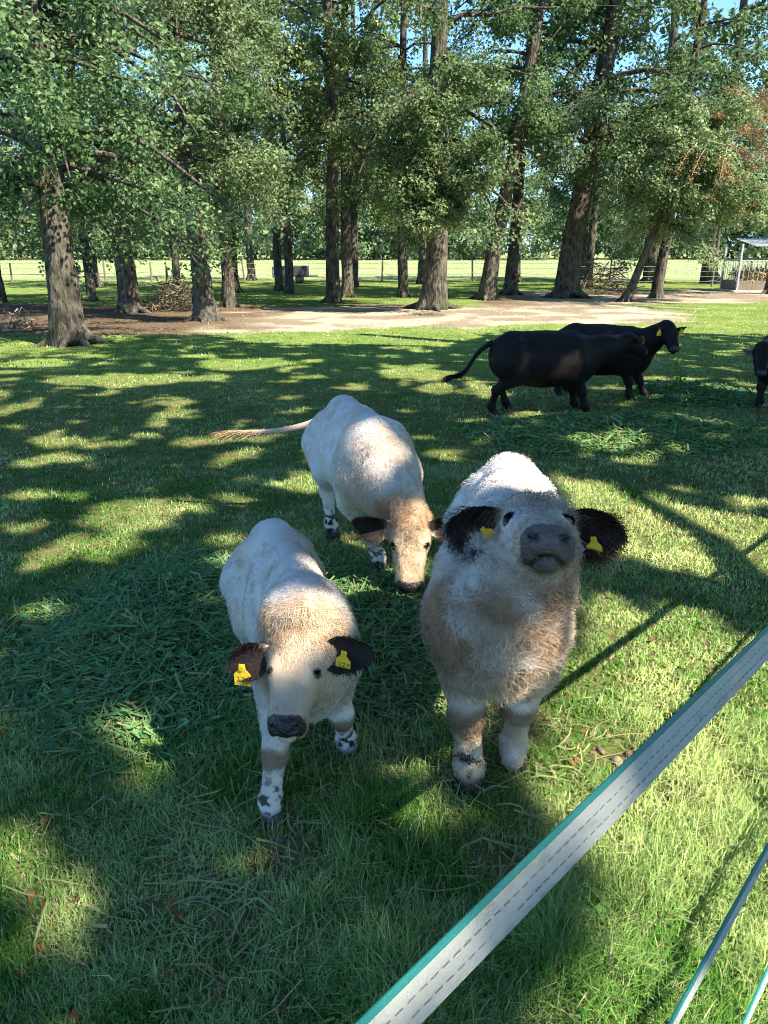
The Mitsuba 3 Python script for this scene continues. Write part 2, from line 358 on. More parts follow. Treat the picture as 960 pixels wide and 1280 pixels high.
tree('small crooked oak with a bright round crown, leaning right behind the black cattle', 9.3, 30.6, 0.19, 7.6, (0.33, 0), 3.0, 2.3, 1.5, 130, 78, 0.115, 19, (1.5, 1.4, 1.45),  # leaf tint raised so the crown looks sunlit
     low=[(11.0, 29.6, 5.3, 1.7, 44), (12.4, 29.8, 4.2, 1.5, 36), (9.8, 29.6, 4.6, 1.2, 26), (13.4, 30.2, 3.3, 1.1, 20), (11.2, 29.8, 3.4, 1.2, 26)])
tree('shaded trunk behind the small crooked oak', 16.4, 49, 0.52, 19, (0.0, 0), 4.4, 4.4, 1.3, 120, 54, 0.18, 20, dark)
tree('shaded trunk left of the hay feeder', 19.6, 48, 0.50, 19, (0, 0), 4.2, 4.6, 1.5, 130, 54, 0.18, 21, dark)
tree('tall dark tree rising out of frame behind the hay feeder', 17.6, 36, 0.42, 18, (-0.02, 0), 4.6, 4.4, 1.4, 170, 66, 0.15, 22, (0.85, 0.92, 0.8))
tree('dark forked tree behind the dead orange branches', 11.3, 33.0, 0.26, 17, (0.05, 0), 5.5, 4.0, 1.4, 170, 62, 0.14, 23, (0.9, 0.95, 0.8))
tree('leafy tree at the left edge of the view behind the thin post', -14.6, 30, 0.30, 15, (0, 0), 3.4, 3.8, 1.4, 150, 60, 0.13, 24, cool)
tree('far shaded tree between the left oaks', -15.5, 43, 0.34, 16, (0, 0), 4.0, 4.4, 1.3, 130, 52, 0.17, 25, cool)
tree('far tree filling the gap right of the ivy clad trunk', 2.2, 47, 0.3, 17, (0, 0), 5.2, 4.2, 1.3, 120, 50, 0.18, 26, warm)
tree('far tree filling the gap left of the massive leaning oak', 8.2, 50, 0.32, 17, (0, 0), 4.4, 4.4, 1.3, 130, 50, 0.18, 27, (1.0, 1.05, 1.0))
tree('far light green tree in the gap between the pale trunk and the twin trunks', -8.6, 52, 0.3, 17, (0, 0), 5.4, 4.2, 1.3, 120, 50, 0.18, 28, warm)
tree('far tree behind the ring of shaded trunks on the right', 13.0, 53, 0.35, 18, (0, 0), 4.0, 4.8, 1.3, 140, 50, 0.18, 29, dark)

# dead branches with dry orange twigs, at the right
def dead_branch(label, pts, seed, n):
    rng = rng_(seed)
    t = thing('dead_branch', label, 'branch', None)
    P = np.asarray(pts, float)
    u = np.linspace(0, 1, 12)
    B = np.stack([np.interp(u, np.linspace(0, 1, len(P)), P[:, k]) for k in range(3)], -1)
    B[:, 2] += 0.12 * np.sin(u * 5 + seed)
    A = Acc(); A.add(*tube(B, np.linspace(0.05, 0.012, 12), 6))
    tips = []
    for i in range(n):
        s = B[rng.integers(3, 12)]
        d = unit(unit(B[-1] - B[0]) * 0.9 + rng.normal(size=3) * [0.7, 0.7, 0.35] + [0, 0, -0.25])
        L = rng.uniform(0.7, 1.9)
        q = np.stack([s, s + d * L * 0.5 + [0, 0, 0.05], s + d * L - [0, 0, 0.12 * L]])
        A.add(*tube(q, [0.018, 0.012, 0.006], 4)); tips.append((q[1], q[2]))
    put(t + '__bough', np.vstack(A.V), np.vstack(A.F), 'mat_matte', color=(0.42, 0.36, 0.22), smooth=True)
    C = np.concatenate([np.linspace(a, b, 4) for a, b in tips])
    V, F, c = clump_leaves(C, 0.2, 16, 0.10, rng)
    c = np.repeat(np.array([0.34, 0.205, 0.11]) * rng.uniform(0.6, 1.4, (len(C) * 16, 1)), 4, 0)
    put(t + '__dry_leaves', V, F, 'mat_leaf', c)
dead_branch('topmost dead bough with dry orange leaves by the right edge', [(11.7, 33, 6.6), (12.0, 29.5, 6.4), (13.6, 26.2, 6.9)], 41, 16)
dead_branch('middle dead bough with dry orange leaves by the right edge', [(11.6, 33, 5.6), (11.4, 29.0, 5.6), (12.9, 25.6, 5.3)], 42, 18)
dead_branch('lowest dead bough drooping over the bright crooked oak', [(11.6, 33, 5.2), (10.7, 28.6, 5.3), (12.8, 25.4, 4.3)], 43, 22)

# far-off wood beyond the field
def far_wood():
    rng = rng_(77)
    A = Acc()
    n = 520
    x = rng.uniform(-150, 150, n); y = 150 + rng.uniform(0, 40, n) + 0.02 * x
    h = rng.uniform(9, 20, n)
    C, R = [], []
    for i in range(n):
        k = 9
        zz = rng.uniform(0.04, 1.0, k) * h[i]
        w = 3.6 * np.sin(np.pi * np.clip(zz / h[i] * 0.8 + 0.12, 0, 1))
        C.append(np.stack([x[i] + rng.normal(0, 1, k) * w * 0.7, y[i] + rng.normal(0, 1, k) * w * 0.7, zz], -1))
        R.append(rng.uniform(1.3, 2.4, k))
    A.add(*clump_leaves(np.vstack(C), np.concatenate(R), 40, 0.95, rng, (1.1, 1.1, 1.15)))
    A.put('far_wood', 'mat_leaf')
    tag('far_wood', 'far off wood along the far edge of the bright field', 'wood', kind='stuff')
far_wood()

# ------------------------------------------------------------------ unseen oaks right of and behind the viewer; crowns shaped to shade the pasture
LIT = [(-1.84,5.59,0.38,0.46),(-2.23,4.83,0.2,0.32),(-2.65,5.21,0.14,0.22),(-3.21,7.11,0.31,0.30),(-1.48,7.26,0.19,0.31),(-1.24,5.97,0.20,0.2),(-1.84,3.90,0.13,0.14),(-0.99,1.94,0.17,0.15),(-1.05,1.73,0.16,0.14),
       (-1.24,2.15,0.12,0.14),(-0.93,2.21,0.07,0.08),(-0.83,2.46,0.08,0.07),(-0.62,1.99,0.07,0.06),(-0.22,1.70,0.11,0.1),(0.00,2.57,0.16,0.15),(-4.07,11.88,1.3,0.6),(-6.18,13.63,0.6,0.6),(-2.53,13.65,0.84,0.80),
       (0.75,11.15,0.35,0.55),(0.52,12.45,0.64,0.67),(4.80,10.80,0.4,0.26),(4.76,10.08,0.28,0.25),(2.19,7.74,0.35,0.3),(2.44,7.10,0.25,0.26),(1.74,9.15,0.22,0.26),(-3.08,7.57,0.16,0.20),
       (-0.28, 3.8, 0.46, 0.62), (-0.86, 2.66, 0.15, 0.15), (-0.75, 3.0, 0.12, 0.12), (0.22, 2.95, 0.2, 0.2), (-0.6, 6.3, 0.18, 0.3)]
LITP = [[(0.5, 2.31), (0.6, 2.82), (1.3, 4.0), (2.3, 3.2), (2.4, 1.2), (0.2, 1.2), (0.39, 1.84)],
        [(1.6, 7.0), (2.09, 6.1), (3.0, 5.3), (2.9, 4.4), (2.09, 4.2), (1.25, 4.7)],
        [(-3.0, 16.9), (-5.6, 20.5), (-6.5, 29), (4.4, 29), (3.46, 20.9), (1.36, 16.2), (-1, 16.6)], [(3, 29), (20.11, 45), (12, 21.0), (7.63, 18.8), (3.35, 19.8)]]

def in_poly(x, y, poly):
    inside = np.zeros(x.shape, bool)
    for (x0, y0), (x1, y1) in zip(poly, poly[1:] + poly[:1]):
        c = (y0 > y) != (y1 > y)
        with np.errstate(divide='ignore', invalid='ignore'):
            inside ^= c & (x < (x1 - x0) * (y - y0) / (y1 - y0 + 1e-12) + x0)
    return inside

def sunny(gx, gy):
    gx, gy = gx + (fb(gx, gy, 0, 2.6, 2, 81) - .5) * .42, gy + (fb(gx, gy, 0, 2.6, 2, 82) - .5) * .42
    m = np.zeros(gx.shape, bool)
    for cx, cy, rx, ry in LIT:
        m |= ((gx - cx) / (rx + 0.015)) ** 2 + ((gy - cy) / (ry + 0.015)) ** 2 < 1
    for p in LITP: m |= in_poly(gx, gy, p)
    return m

def shade_oaks():
    rng = rng_(5)
    sx, sy = -SUN[0] / SUN[2], -SUN[1] / SUN[2]
    base = np.array([(6.05, 1.35), (10.6, 9.0), (3.6, -4.6), (10.8, 1.2), (14.5, 14.0), (7.4, -3.4), (8.6, 12.4)])
    rad = [0.34, 0.34, 0.3, 0.3, 0.34, 0.3, 0.4]
    m = 27000
    gx = rng.uniform(-10, 9, m); gy = rng.uniform(-1.5, 18.5, m); z = rng.uniform(6.3, 15, m)
    c = np.stack([gx - sx * z, gy - sy * z, z], -1)
    dist = np.linalg.norm(c[:, None, :2] - base[None, :6], axis=2)
    who = dist.argmin(1)
    ok = (dist.min(1) < 6.2) & (rng.uniform(0, 1, m) < 0.92)
    # leaves over the lit patches are cut out further down, along the sun
    c, who = c[ok], who[ok]
    tg = np.stack([rng.uniform(-13, -5.2, 900), rng.uniform(15, 27, 900), rng.uniform(3.5, 10, 900)], -1)
    tt = rng.uniform(4.5, 11, 900)
    c2 = tg + tt[:, None] * np.array([-sx, -sy, 1.0])  # clumps of the added oak, set in the sun's path to the left crowns
    c2 = c2[(np.linalg.norm(c2[:, :2] - base[6], axis=1) < 10.5) & (c2[:, 2] > 8.5) & (c2[:, 1] < 16)]
    c, who = np.vstack([c, c2]), np.r_[who, np.full(len(c2), 6)]
    names = ['overhanging oak whose trunk throws the broad shadow past the shaggy calf', 'shade oak outside the right edge', 'shade oak behind the viewer', 'shade oak far right of the fence', 'shade oak right of the hay feeder', 'shade oak beyond the fence', 'added unseen oak just outside the right edge, shading the left crowns']
    for k in range(len(base)):
        bx, by = base[k]; C = c[who == k]
        t = thing('shade_oak', names[k], 'tree')
        A = Acc()
        h = 11.5
        zz = np.concatenate([[0, .1, .3, .7, 1.4], np.linspace(2.5, h, 8)])
        P = np.stack([bx + 0.12 * np.sin(zz * 0.5 + k), by + 0.1 * np.cos(zz * 0.6 + k), zz - 0.05], -1)
        A.add(*tube(P, rad[k] * (1 - 0.7 * zz / h / 1.15) * (1 + 0.6 * np.exp(-zz / 0.4)), 16, 0.1, k))
        if len(C) > 40:
            for q in C[rng.permutation(len(C))[:(10 if k == 0 else 26)]]:
                # a limb from the stem to the clump, kept out of the sunlit openings
                s = P[np.argmin(abs(P[:, 2] - (q[2] - 1.8)))]
                u = np.linspace(0, 1, 14)[:, None]
                pth = s + (q - s) * u + np.array([0, 0, 0.5]) * np.sin(u * math.pi)
                g = sunny(pth[:, 0] + sx * pth[:, 2], pth[:, 1] + sy * pth[:, 2])
                if g.sum() < 1: A.add(*tube(pth, np.linspace(0.06, 0.012, 14), 6))
        if k == 0:
            A.add(*tube(np.array([P[7], P[7] + [1.0, 0.5, 1.1], P[7] + [1.6, 1.2, 2.2]]), [0.13, 0.1, 0.07], 8))
        if k == 1:                                   # a bough reaching over the pasture, seen in the top right corner
            e = np.array([7.0, 15.8, 6.2])
            A.add(*tube(np.array([P[8], (P[8] + e) / 2 + [0, 0, .7], e]), [0.09, 0.06, 0.02], 7))
            C = np.vstack([C, e + rng.normal(0, 1, (26, 3)) * [.7, .7, .42]])
        V, F, col = clump_leaves(C, rng.uniform(0.3, 0.55, len(C)), 26, 0.16, rng)
        cen = V.reshape(-1, 4, 3).mean(1)
        gx2, gy2 = cen[:, 0] + sx * cen[:, 2], cen[:, 1] + sy * cen[:, 2]
        keep = ~sunny(gx2, gy2)  # leaves removed so the sun reaches the LIT spots
        keep &= (fb(gx2, gy2, 0, 1.5, 3, 31) < 0.68) & (fb(gx2, gy2, 0, 3.6, 2, 33) < 0.70)                    # small openings cut along the sun for dapples
        V, F, col = V.reshape(-1, 4, 3)[keep].reshape(-1, 3), None, col.reshape(-1, 4, 3)[keep].reshape(-1, 3)
        kk = np.arange(len(V) // 4)[:, None] * 4
        F = np.hstack([kk, kk + 1, kk + 2, kk, kk + 2, kk + 3]).reshape(-1, 3)
        put(t + '__trunk', np.vstack(A.V), np.vstack(A.F), 'mat_bark', smooth=True)
        put(t + '__crown', V, F, 'mat_leaf', col)
shade_oaks()

# ------------------------------------------------------------------ turf
def grass_cols(x, y, rng):
    n = len(x)
    a = fb(x, y, 0, 2.4, 3, 21); b = fb(x, y, 0, 9, 2, 22)
    t = np.clip((a - 0.3) * 1.8 + (b - 0.5) * 0.7 + rng.normal(0, 0.16, n) + 0.3 * np.clip((x - 0.1 * y + 0.1) * 1.5, 0, 1) - 0.13, 0, 1)[:, None]  # drier towards the right, paled further there to look sunlit
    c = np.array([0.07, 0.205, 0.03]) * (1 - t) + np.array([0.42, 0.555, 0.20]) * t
    straw = (rng.uniform(0, 1, n) < 0.075)[:, None]
    c = np.where(straw, np.array([0.55, 0.49, 0.30]) * rng.uniform(0.6, 1.1, (n, 1)), c)
    return c * rng.uniform(0.75, 1.2, (n, 1))

def polar(rng, n, d0, d1, half):
    d = d0 * (d1 / d0) ** rng.uniform(0, 1, n)
    a = rng.uniform(-half, half, n)
    return d * np.sin(a), d * np.cos(a)

def turf():
    rng = rng_(9)
    A = Acc()
    tall = lambda x, y: np.clip((fb(x, y, 0, 1.9, 3, 23) - 0.42) * 3.2, 0, 1) * np.clip(1.25 - np.abs(x - 0.35 - 0.2 * y) / 1.6, 0.15, 1) * np.clip((3.6 - y) / 1.2, 0.12, 1)
    def blades(x, y, L, w, two):
        n = len(x)
        nn = unit(np.array([0, 0, 1.0]) + rng.normal(0, .38, (n, 3)))
        az = rng.uniform(0, 2 * math.pi, n)
        lean = rng.uniform(0.1, 1.65, n)
        d = np.stack([np.cos(az), np.sin(az), np.zeros(n)], -1)
        s = np.stack([-np.sin(az + rng.normal(0, .6, n)), np.cos(az), np.zeros(n)], -1)
        P = np.stack([x, y, gz(x, y) - 0.004], -1)
        Lc = L[:, None]; lc = lean[:, None]
        up = np.array([0, 0, 1.0])
        mid = P + Lc * 0.55 * (up * np.cos(lc * 0.5) + d * np.sin(lc * 0.5))
        tip = mid + Lc * 0.5 * (up * np.cos(lc * 1.35) + d * np.sin(lc * 1.35))
        hw = (w * 0.5)[:, None] * s
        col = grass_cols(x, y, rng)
        if two:
            V = np.stack([P - hw, P + hw, mid + hw * 0.8, mid - hw * 0.8, tip], 1).reshape(-1, 3)
            k = np.arange(n)[:, None] * 5
            F = np.hstack([k, k + 1, k + 2, k, k + 2, k + 3, k + 3, k + 2, k + 4]).reshape(-1, 3)
            C = np.repeat(col, 5, 0)
        else:
            V = np.stack([P - hw, P + hw, tip], 1).reshape(-1, 3)
            F = np.arange(n * 3).reshape(-1, 3)
            C = np.repeat(col, 3, 0)
        A.add(V, F, C, np.repeat(nn, len(V) // n, 0))
    def field(n, d0, d1, half, lmin, lmax, w, two, tuft):
        x, y = polar(rng, n // tuft, d0, d1, half)
        x = np.repeat(x, tuft) + rng.normal(0, 0.022, n // tuft * tuft); y = np.repeat(y, tuft) + rng.normal(0, 0.022, n // tuft * tuft)
        keep = rng.uniform(0, 1, len(x)) > bare(x, y) * 0.93
        x, y = x[keep], y[keep]
        tl = tall(x, y)
        L = rng.uniform(lmin, lmax, len(x)) * (0.75 + 1.9 * tl)
        blades(x, y, L, w * rng.uniform(0.7, 1.4, len(x)), two)
    field(165000, 0.95, 3.2, 0.72, 0.035, 0.085, 0.0034, True, 7)
    field(120000, 3.0, 6.5, 0.62, 0.032, 0.06, 0.006, True, 6)
    field(120000, 6.3, 15, 0.6, 0.035, 0.065, 0.011, False, 5)
    field(60000, 14.5, 36, 0.58, 0.04, 0.08, 0.022, False, 4)
    for (tx, ty, tr, n, lmax) in ((.72, 1.87, .07, 260, .17), (.95, 2.2, .06, 160, .14), (.10, 2.33, .10, 260, .13), (.32, 1.66, .07, 170, .13), (.42, 1.53, .07, 190, .15), (.70, 2.06, .05, 120, .13), (.2, 1.68, .08, 180, .12),
                                  (-.2, 1.72, .1, 200, .12), (-.58, 1.6, .09, 170, .12), (-.08, 1.83, .09, 200, .12), (.22, 2.63, .09, 160, .10), (.36, 2.2, .07, 120, .1), (1.2, 2.5, .08, 160, .11), (.9, 1.5, .07, 160, .16)):
        x, y = tx + rng.normal(0, tr, n), ty + rng.normal(0, tr, n)
        blades(x, y, rng.uniform(.4, 1, n) * lmax, .0042 * rng.uniform(.7, 1.4, n), True)
    A.put('pasture_grass', 'mat_grass')
    tag('pasture_grass', 'short grazed grass with taller tufts covering the pasture', 'grass', kind='stuff')
turf()

def fodder(key, label, cx, cy, rx, ry, stems, nleaves, height, seed, base=(0.045, 0.125, 0.04), wide=1.0):
    rng = rng_(seed)
    A = Acc()
    def spot(n):
        r = np.sqrt(rng.uniform(0, 1, n)) ** 0.9 * (0.75 + 0.5 * rng.uniform(0, 1, n)); a = rng.uniform(0, 2 * math.pi, n)
        x = cx + rx * r * np.cos(a); y = cy + ry * r * np.sin(a)
        lump = 0.35 + 1.1 * fb(x, y, 0, 3.2, 2, seed)
        return x, y, gz(x, y) + height * np.clip(1.1 - r * r, 0.1, 1) * lump * rng.uniform(0.15, 1.0, n) + 0.012
    x, y, z = spot(stems)
    az = rng.uniform(0, 2 * math.pi, stems) ; L = rng.uniform(0.07, 0.26, stems)[:, None]
    d = np.stack([np.cos(az), np.sin(az), rng.normal(0, 0.22, stems)], -1); s = np.stack([-np.sin(az), np.cos(az), rng.normal(0, 0.5, stems)], -1)
    c0 = np.stack([x, y, z], -1); bend = np.stack([-np.sin(az), np.cos(az), rng.uniform(0, 1.2, stems)], -1) * rng.uniform(-0.25, 0.25, (stems, 1)) * L
    w = (rng.uniform(0.0015, 0.0042, stems) * wide)[:, None] * s
    pts = [c0 - d * L * 0.5 - bend * 0.5, c0 - d * L * 0.15 + bend * 0.3, c0 + d * L * 0.2 + bend * 0.3, c0 + d * L * 0.5 - bend * 0.5 - [0, 0, 0.01]]
    V = np.stack([q for p in pts for q in (p - w, p + w)], 1)
    V[..., 2] = np.maximum(V[..., 2], (gz(x, y) + 0.006)[:, None])
    k = np.arange(stems)[:, None] * 8
    F = np.hstack([np.hstack([k + i, k + i + 1, k + i + 3, k + i, k + i + 3, k + i + 2]) for i in (0, 2, 4)]).reshape(-1, 3)
    t = rng.uniform(0, 1, (stems, 1))
    col = np.asarray(base) * (1 - t) + np.array([0.22, 0.33, 0.12]) * t
    col = np.where(rng.uniform(0, 1, (stems, 1)) < 0.1, np.array([0.3, 0.3, 0.17]), col)
    A.add(V.reshape(-1, 3), F, np.repeat(col, 8, 0))
    x, y, z = spot(nleaves)
    nr = rng.normal(0, 0.5, (nleaves, 3)) + [0, 0, 1]
    V, F = leaf_quads(np.stack([x, y, z + 0.012], -1), nr, 0.036 * wide * rng.uniform(.5, 1.5, nleaves), rng, 0.8)
    A.add(V, F, np.repeat(np.array([0.08, 0.20, 0.095]) * rng.uniform(0.6, 1.7, (nleaves, 1)), 4, 0))
    A.put(key, 'mat_grass')
    tag(key, label, 'fodder', kind='stuff')
fodder('cut_clover', 'heap of freshly cut clover and grass beside the left calf', -1.0, 3.6, 0.85, 0.95, 10500, 1500, 0.13, 51, (0.10, 0.235, 0.09), 1.15)
fodder('cut_grass', 'scattered cut greens between the three pale cattle', -0.05, 3.6, 0.55, 0.9, 4000, 420, 0.05, 52)
fodder('cut_grass_001', 'long mound of cut grass in front of the black cattle', 2.7, 8.2, 1.6, 0.9, 9000, 900, 0.13, 53, (0.10, 0.20, 0.05), 1.7)
fodder('cut_grass_002', 'cut greens lying by the black animal at the right edge', 4.3, 10.6, 0.8, 0.9, 2600, 500, 0.1, 54, (0.07, 0.16, 0.05), 1.9)

# fallen brown leaves
def fallen(seed, n):
    rng = rng_(seed)
    x, y = polar(rng, n, 1.1, 6, 0.6)
    P = np.stack([x, y, gz(x, y) + 0.022], -1)
    V, F = leaf_quads(P, rng.normal(0, 0.35, (n, 3)) + [0, 0, 1], 0.04, rng, 0.6)
    put('fallen_leaves', V, F, 'mat_grass', np.repeat(np.array([0.28, 0.13, 0.06]) * rng.uniform(0.5, 1.3, (n, 1)), 4, 0))
    tag('fallen_leaves', 'dry brown leaves scattered in the grass', 'leaves', kind='stuff')
fallen(8, 170)

# ------------------------------------------------------------------ cattle
def surface_nets(D, origin, h):
    S = D < 0
    nx, ny, nz = D.shape
    cnt = np.zeros((nx - 1, ny - 1, nz - 1), np.uint8)
    for a in (0, 1):
        for b in (0, 1):
            for c in (0, 1):
                cnt += S[a:nx - 1 + a, b:ny - 1 + b, c:nz - 1 + c]
    cells = np.argwhere((cnt > 0) & (cnt < 8))
    idx = -np.ones(cnt.shape, int); idx[tuple(cells.T)] = np.arange(len(cells))
    corners = np.array([[a, b, c] for a in (0, 1) for b in (0, 1) for c in (0, 1)])
    vals = np.stack([D[cells[:, 0] + a, cells[:, 1] + b, cells[:, 2] + c] for a, b, c in corners], 1)
    P = np.zeros((len(cells), 3)); W = np.zeros(len(cells))
    for i in range(8):
        for j in range(i + 1, 8):
            if np.abs(corners[i] - corners[j]).sum() == 1:
                m = (vals[:, i] < 0) != (vals[:, j] < 0)
                t = vals[m, i] / (vals[m, i] - vals[m, j])
                P[m] += corners[i] + t[:, None] * (corners[j] - corners[i]); W[m] += 1
    V = (cells + P / W[:, None]) * h + origin
    F = []
    for ax in range(3):
        o = [0, 0, 0]; o[ax] = 1
        A0 = S[:nx - o[0], :ny - o[1], :nz - o[2]]; A1 = S[o[0]:, o[1]:, o[2]:]
        e = np.argwhere(A0 != A1)
        u, v = (ax + 1) % 3, (ax + 2) % 3
        e = e[(e[:, u] > 0) & (e[:, v] > 0) & (e[:, u] < D.shape[u] - 1) & (e[:, v] < D.shape[v] - 1)]
        du = np.zeros(3, int); du[u] = 1; dv = np.zeros(3, int); dv[v] = 1
        q = np.stack([idx[tuple((e - du - dv).T)], idx[tuple((e - dv).T)], idx[tuple(e.T)], idx[tuple((e - du).T)]], 1)
        fl = ~S[tuple(e.T)]
        q[fl] = q[fl][:, ::-1]
        F.append(q)
    F = np.vstack(F)
    return V, np.vstack([F[:, [0, 1, 2]], F[:, [0, 2, 3]]])

class Sdf:
    def __init__(self): self.p = []
    def cone(self, a, ra, b, rb, k=0.05, sx=1.0): self.p.append(('c', np.array(a, float), np.array(b, float), ra, rb, k, sx))
    def ell(self, c, R, M=None, k=0.04, cut=False): self.p.append(('e', np.array(c, float), np.array(R, float), np.eye(3) if M is None else M, k, cut))
    def cutc(self, a, b, r, k=0.01): self.p.append(('x', np.array(a, float), np.array(b, float), r, r, k, 1.0))
    def __call__(self, P):
        P = np.asarray(P, float)
        d = np.full(len(P), 9.0)
        for q in self.p:
            if q[0] in 'cx':
                _, a, b, ra, rb, k, sx = q
                w = P - a
                ab = (b - a) * [1 / sx, 1, 1]; w = w * [1 / sx, 1, 1]
                t = np.clip((w @ ab) / max(ab @ ab, 1e-12), 0, 1)
                e = np.linalg.norm(w - t[:, None] * ab, axis=1) - (ra + (rb - ra) * t)
                cut = q[0] == 'x'
            else:
                _, c, R, M, k, cut = q
                w = (P - c) @ M / R
                l = np.linalg.norm(w, axis=1); g = np.linalg.norm(w / R, axis=1)
                e = l * (l - 1) / np.maximum(g, 1e-9)
            if cut:
                hh = np.maximum(k - np.abs(-e - d), 0) / k
                d = np.maximum(d, -e) + hh * hh * k * 0.25
            else:
                hh = np.maximum(k - np.abs(e - d), 0) / k
                d = np.minimum(d, e) - hh * hh * k * 0.25
        return d
    def mesh(self, lo, hi, h):
        lo = np.array(lo, float); f = 4
        n = np.ceil((np.array(hi) - lo) / (h * f)).astype(int)
        ax = [lo[i] + (np.arange(n[i]) + 0.5) * h * f - h * 0.5 for i in range(3)]
        G = np.stack(np.meshgrid(*ax, indexing='ij'), -1).reshape(-1, 3)
        c = self(G).reshape(n)
        near = np.abs(c) < h * f * 1.6
        D = np.repeat(np.repeat(np.repeat(c, f, 0), f, 1), f, 2)
        o = np.argwhere(near)
        sub = np.stack(np.meshgrid(*[np.arange(f)] * 3, indexing='ij'), -1).reshape(-1, 3)
        I = (o[:, None] * f + sub[None]).reshape(-1, 3)
        D[tuple(I.T)] = self(lo + I * h)
        return surface_nets(D, lo, h)
    def normals(self, V, e=0.004):
        g = np.stack([self(V + np.eye(3)[i] * e) - self(V - np.eye(3)[i] * e) for i in range(3)], -1)
        return unit(g)

def sample_mesh(V, F, N, n, rng, weight=None):
    a = np.linalg.norm(np.cross(V[F[:, 1]] - V[F[:, 0]], V[F[:, 2]] - V[F[:, 0]]), axis=1)
    if weight is not None: a = a * weight[F].mean(1)
    k = rng.choice(len(F), n, p=a / a.sum())
    u = rng.uniform(0, 1, (n, 2)); fl = u.sum(1) > 1; u[fl] = 1 - u[fl]
    w = np.stack([1 - u.sum(1), u[:, 0], u[:, 1]], -1)[..., None]
    return (V[F[k]] * w).sum(1), unit((N[F[k]] * w).sum(1)), k

def strands(P, N, flow, L, width, lift, curl, col, rng, seg=3, nrand=0.45, freq=3.0, phase=None):
    """Hair as narrow ribbons lying on the body: vertices, faces, colours, normals."""
    n = len(P)
    fl = flow + rng.normal(0, 0.15, (n, 3))
    fl = unit(fl - N * (fl * N).sum(1, keepdims=True))
    side = np.cross(N, fl)
    L = np.broadcast_to(L, (n,))[:, None]; lift = np.broadcast_to(lift, (n,))[:, None]; curl = np.broadcast_to(curl, (n,))[:, None]
    ph = rng.uniform(0, 6.28, (n, 1)); fr = rng.uniform(0.6, 1.4, (n, 1)) * freq
    if phase is not None: ph = phase[:, None] + rng.normal(0, .45, (n, 1))
    w = np.broadcast_to(width, (n,))[:, None] * 0.5
    twist = rng.normal(0, 0.45, (n, 1))
    wd = unit(side + N * twist)
    rows, prev = [], None
    for i in range(seg + 1):
        t = i / seg
        c = P - N * np.minimum(0.004, L * .08) + L * (fl * t * (1 - lift * 0.5) + N * lift * (t - 0.45 * t * t)) - np.array([0, 0, 1.0]) * L * 0.18 * t * t
        c = c + curl * L * t ** 0.5 * (side * np.sin(ph + fr * t * 2) + N * 0.7 * np.cos(ph + fr * t * 2)) 
        ww = w * (1 - 0.75 * t)
        rows += [c - wd * ww, c + wd * ww]
    k = len(rows)
    V = np.stack(rows, 1).reshape(-1, 3)
    b = np.arange(n)[:, None] * k
    F = np.hstack([np.hstack([b + i, b + i + 1, b + i + 3, b + i, b + i + 3, b + i + 2]) for i in range(0, k - 2, 2)]).reshape(-1, 3)
    NN = unit(N + rng.normal(0, nrand, (n, 3)))
    return V, F, np.repeat(col, k, 0), np.repeat(NN, k, 0)

def ear_mesh(L, W, cup):
    """A cupped ear along +y from the origin, width along x, the hollow facing +z: closed, 2 sides."""
    nu, nv = 16, 11
    u = np.linspace(0, 1, nu)[:, None]; v = np.linspace(-1, 1, nv)[None]
    prof = (np.sin(np.pi * np.clip(u * 0.86 + 0.12, 0, 1)) ** 0.75) * W * 0.5
    X = prof * v; Y = L * u + 0 * v
    Z = cup * (v ** 2) * W * np.sin(np.pi * np.clip(u + 0.1, 0, 1)) - 0.1 * L * u ** 2
    top = np.stack([X, Y, Z], -1).reshape(-1, 3)
    th = 0.010 * np.sqrt(np.clip(1 - v ** 2, 0, 1)) * np.sin(np.pi * np.clip(u * 0.9 + 0.1, 0, 1)) + 0.0015
    bot = np.stack([X, Y, Z - th], -1).reshape(-1, 3)
    i, j = np.meshgrid(np.arange(nu - 1), np.arange(nv - 1), indexing='ij')
    q = lambda a, b: a * nv + b
    Q = np.stack([q(i, j), q(i, j + 1), q(i + 1, j + 1), q(i + 1, j)], -1).reshape(-1, 4)
    n = nu * nv
    ring = [q(0, b) for b in range(nv)] + [q(a, nv - 1) for a in range(1, nu)] + [q(nu - 1, b) for b in range(nv - 2, -1, -1)] + [q(a, 0) for a in range(nu - 2, 0, -1)]
    ring = np.array(ring); r2 = np.roll(ring, -1)
    F = np.vstack([Q[:, ::-1], Q + n, np.stack([ring, r2, r2 + n, ring + n], -1)])
    return np.vstack([top, bot]), np.vstack([F[:, [0, 1, 2]], F[:, [0, 2, 3]]])

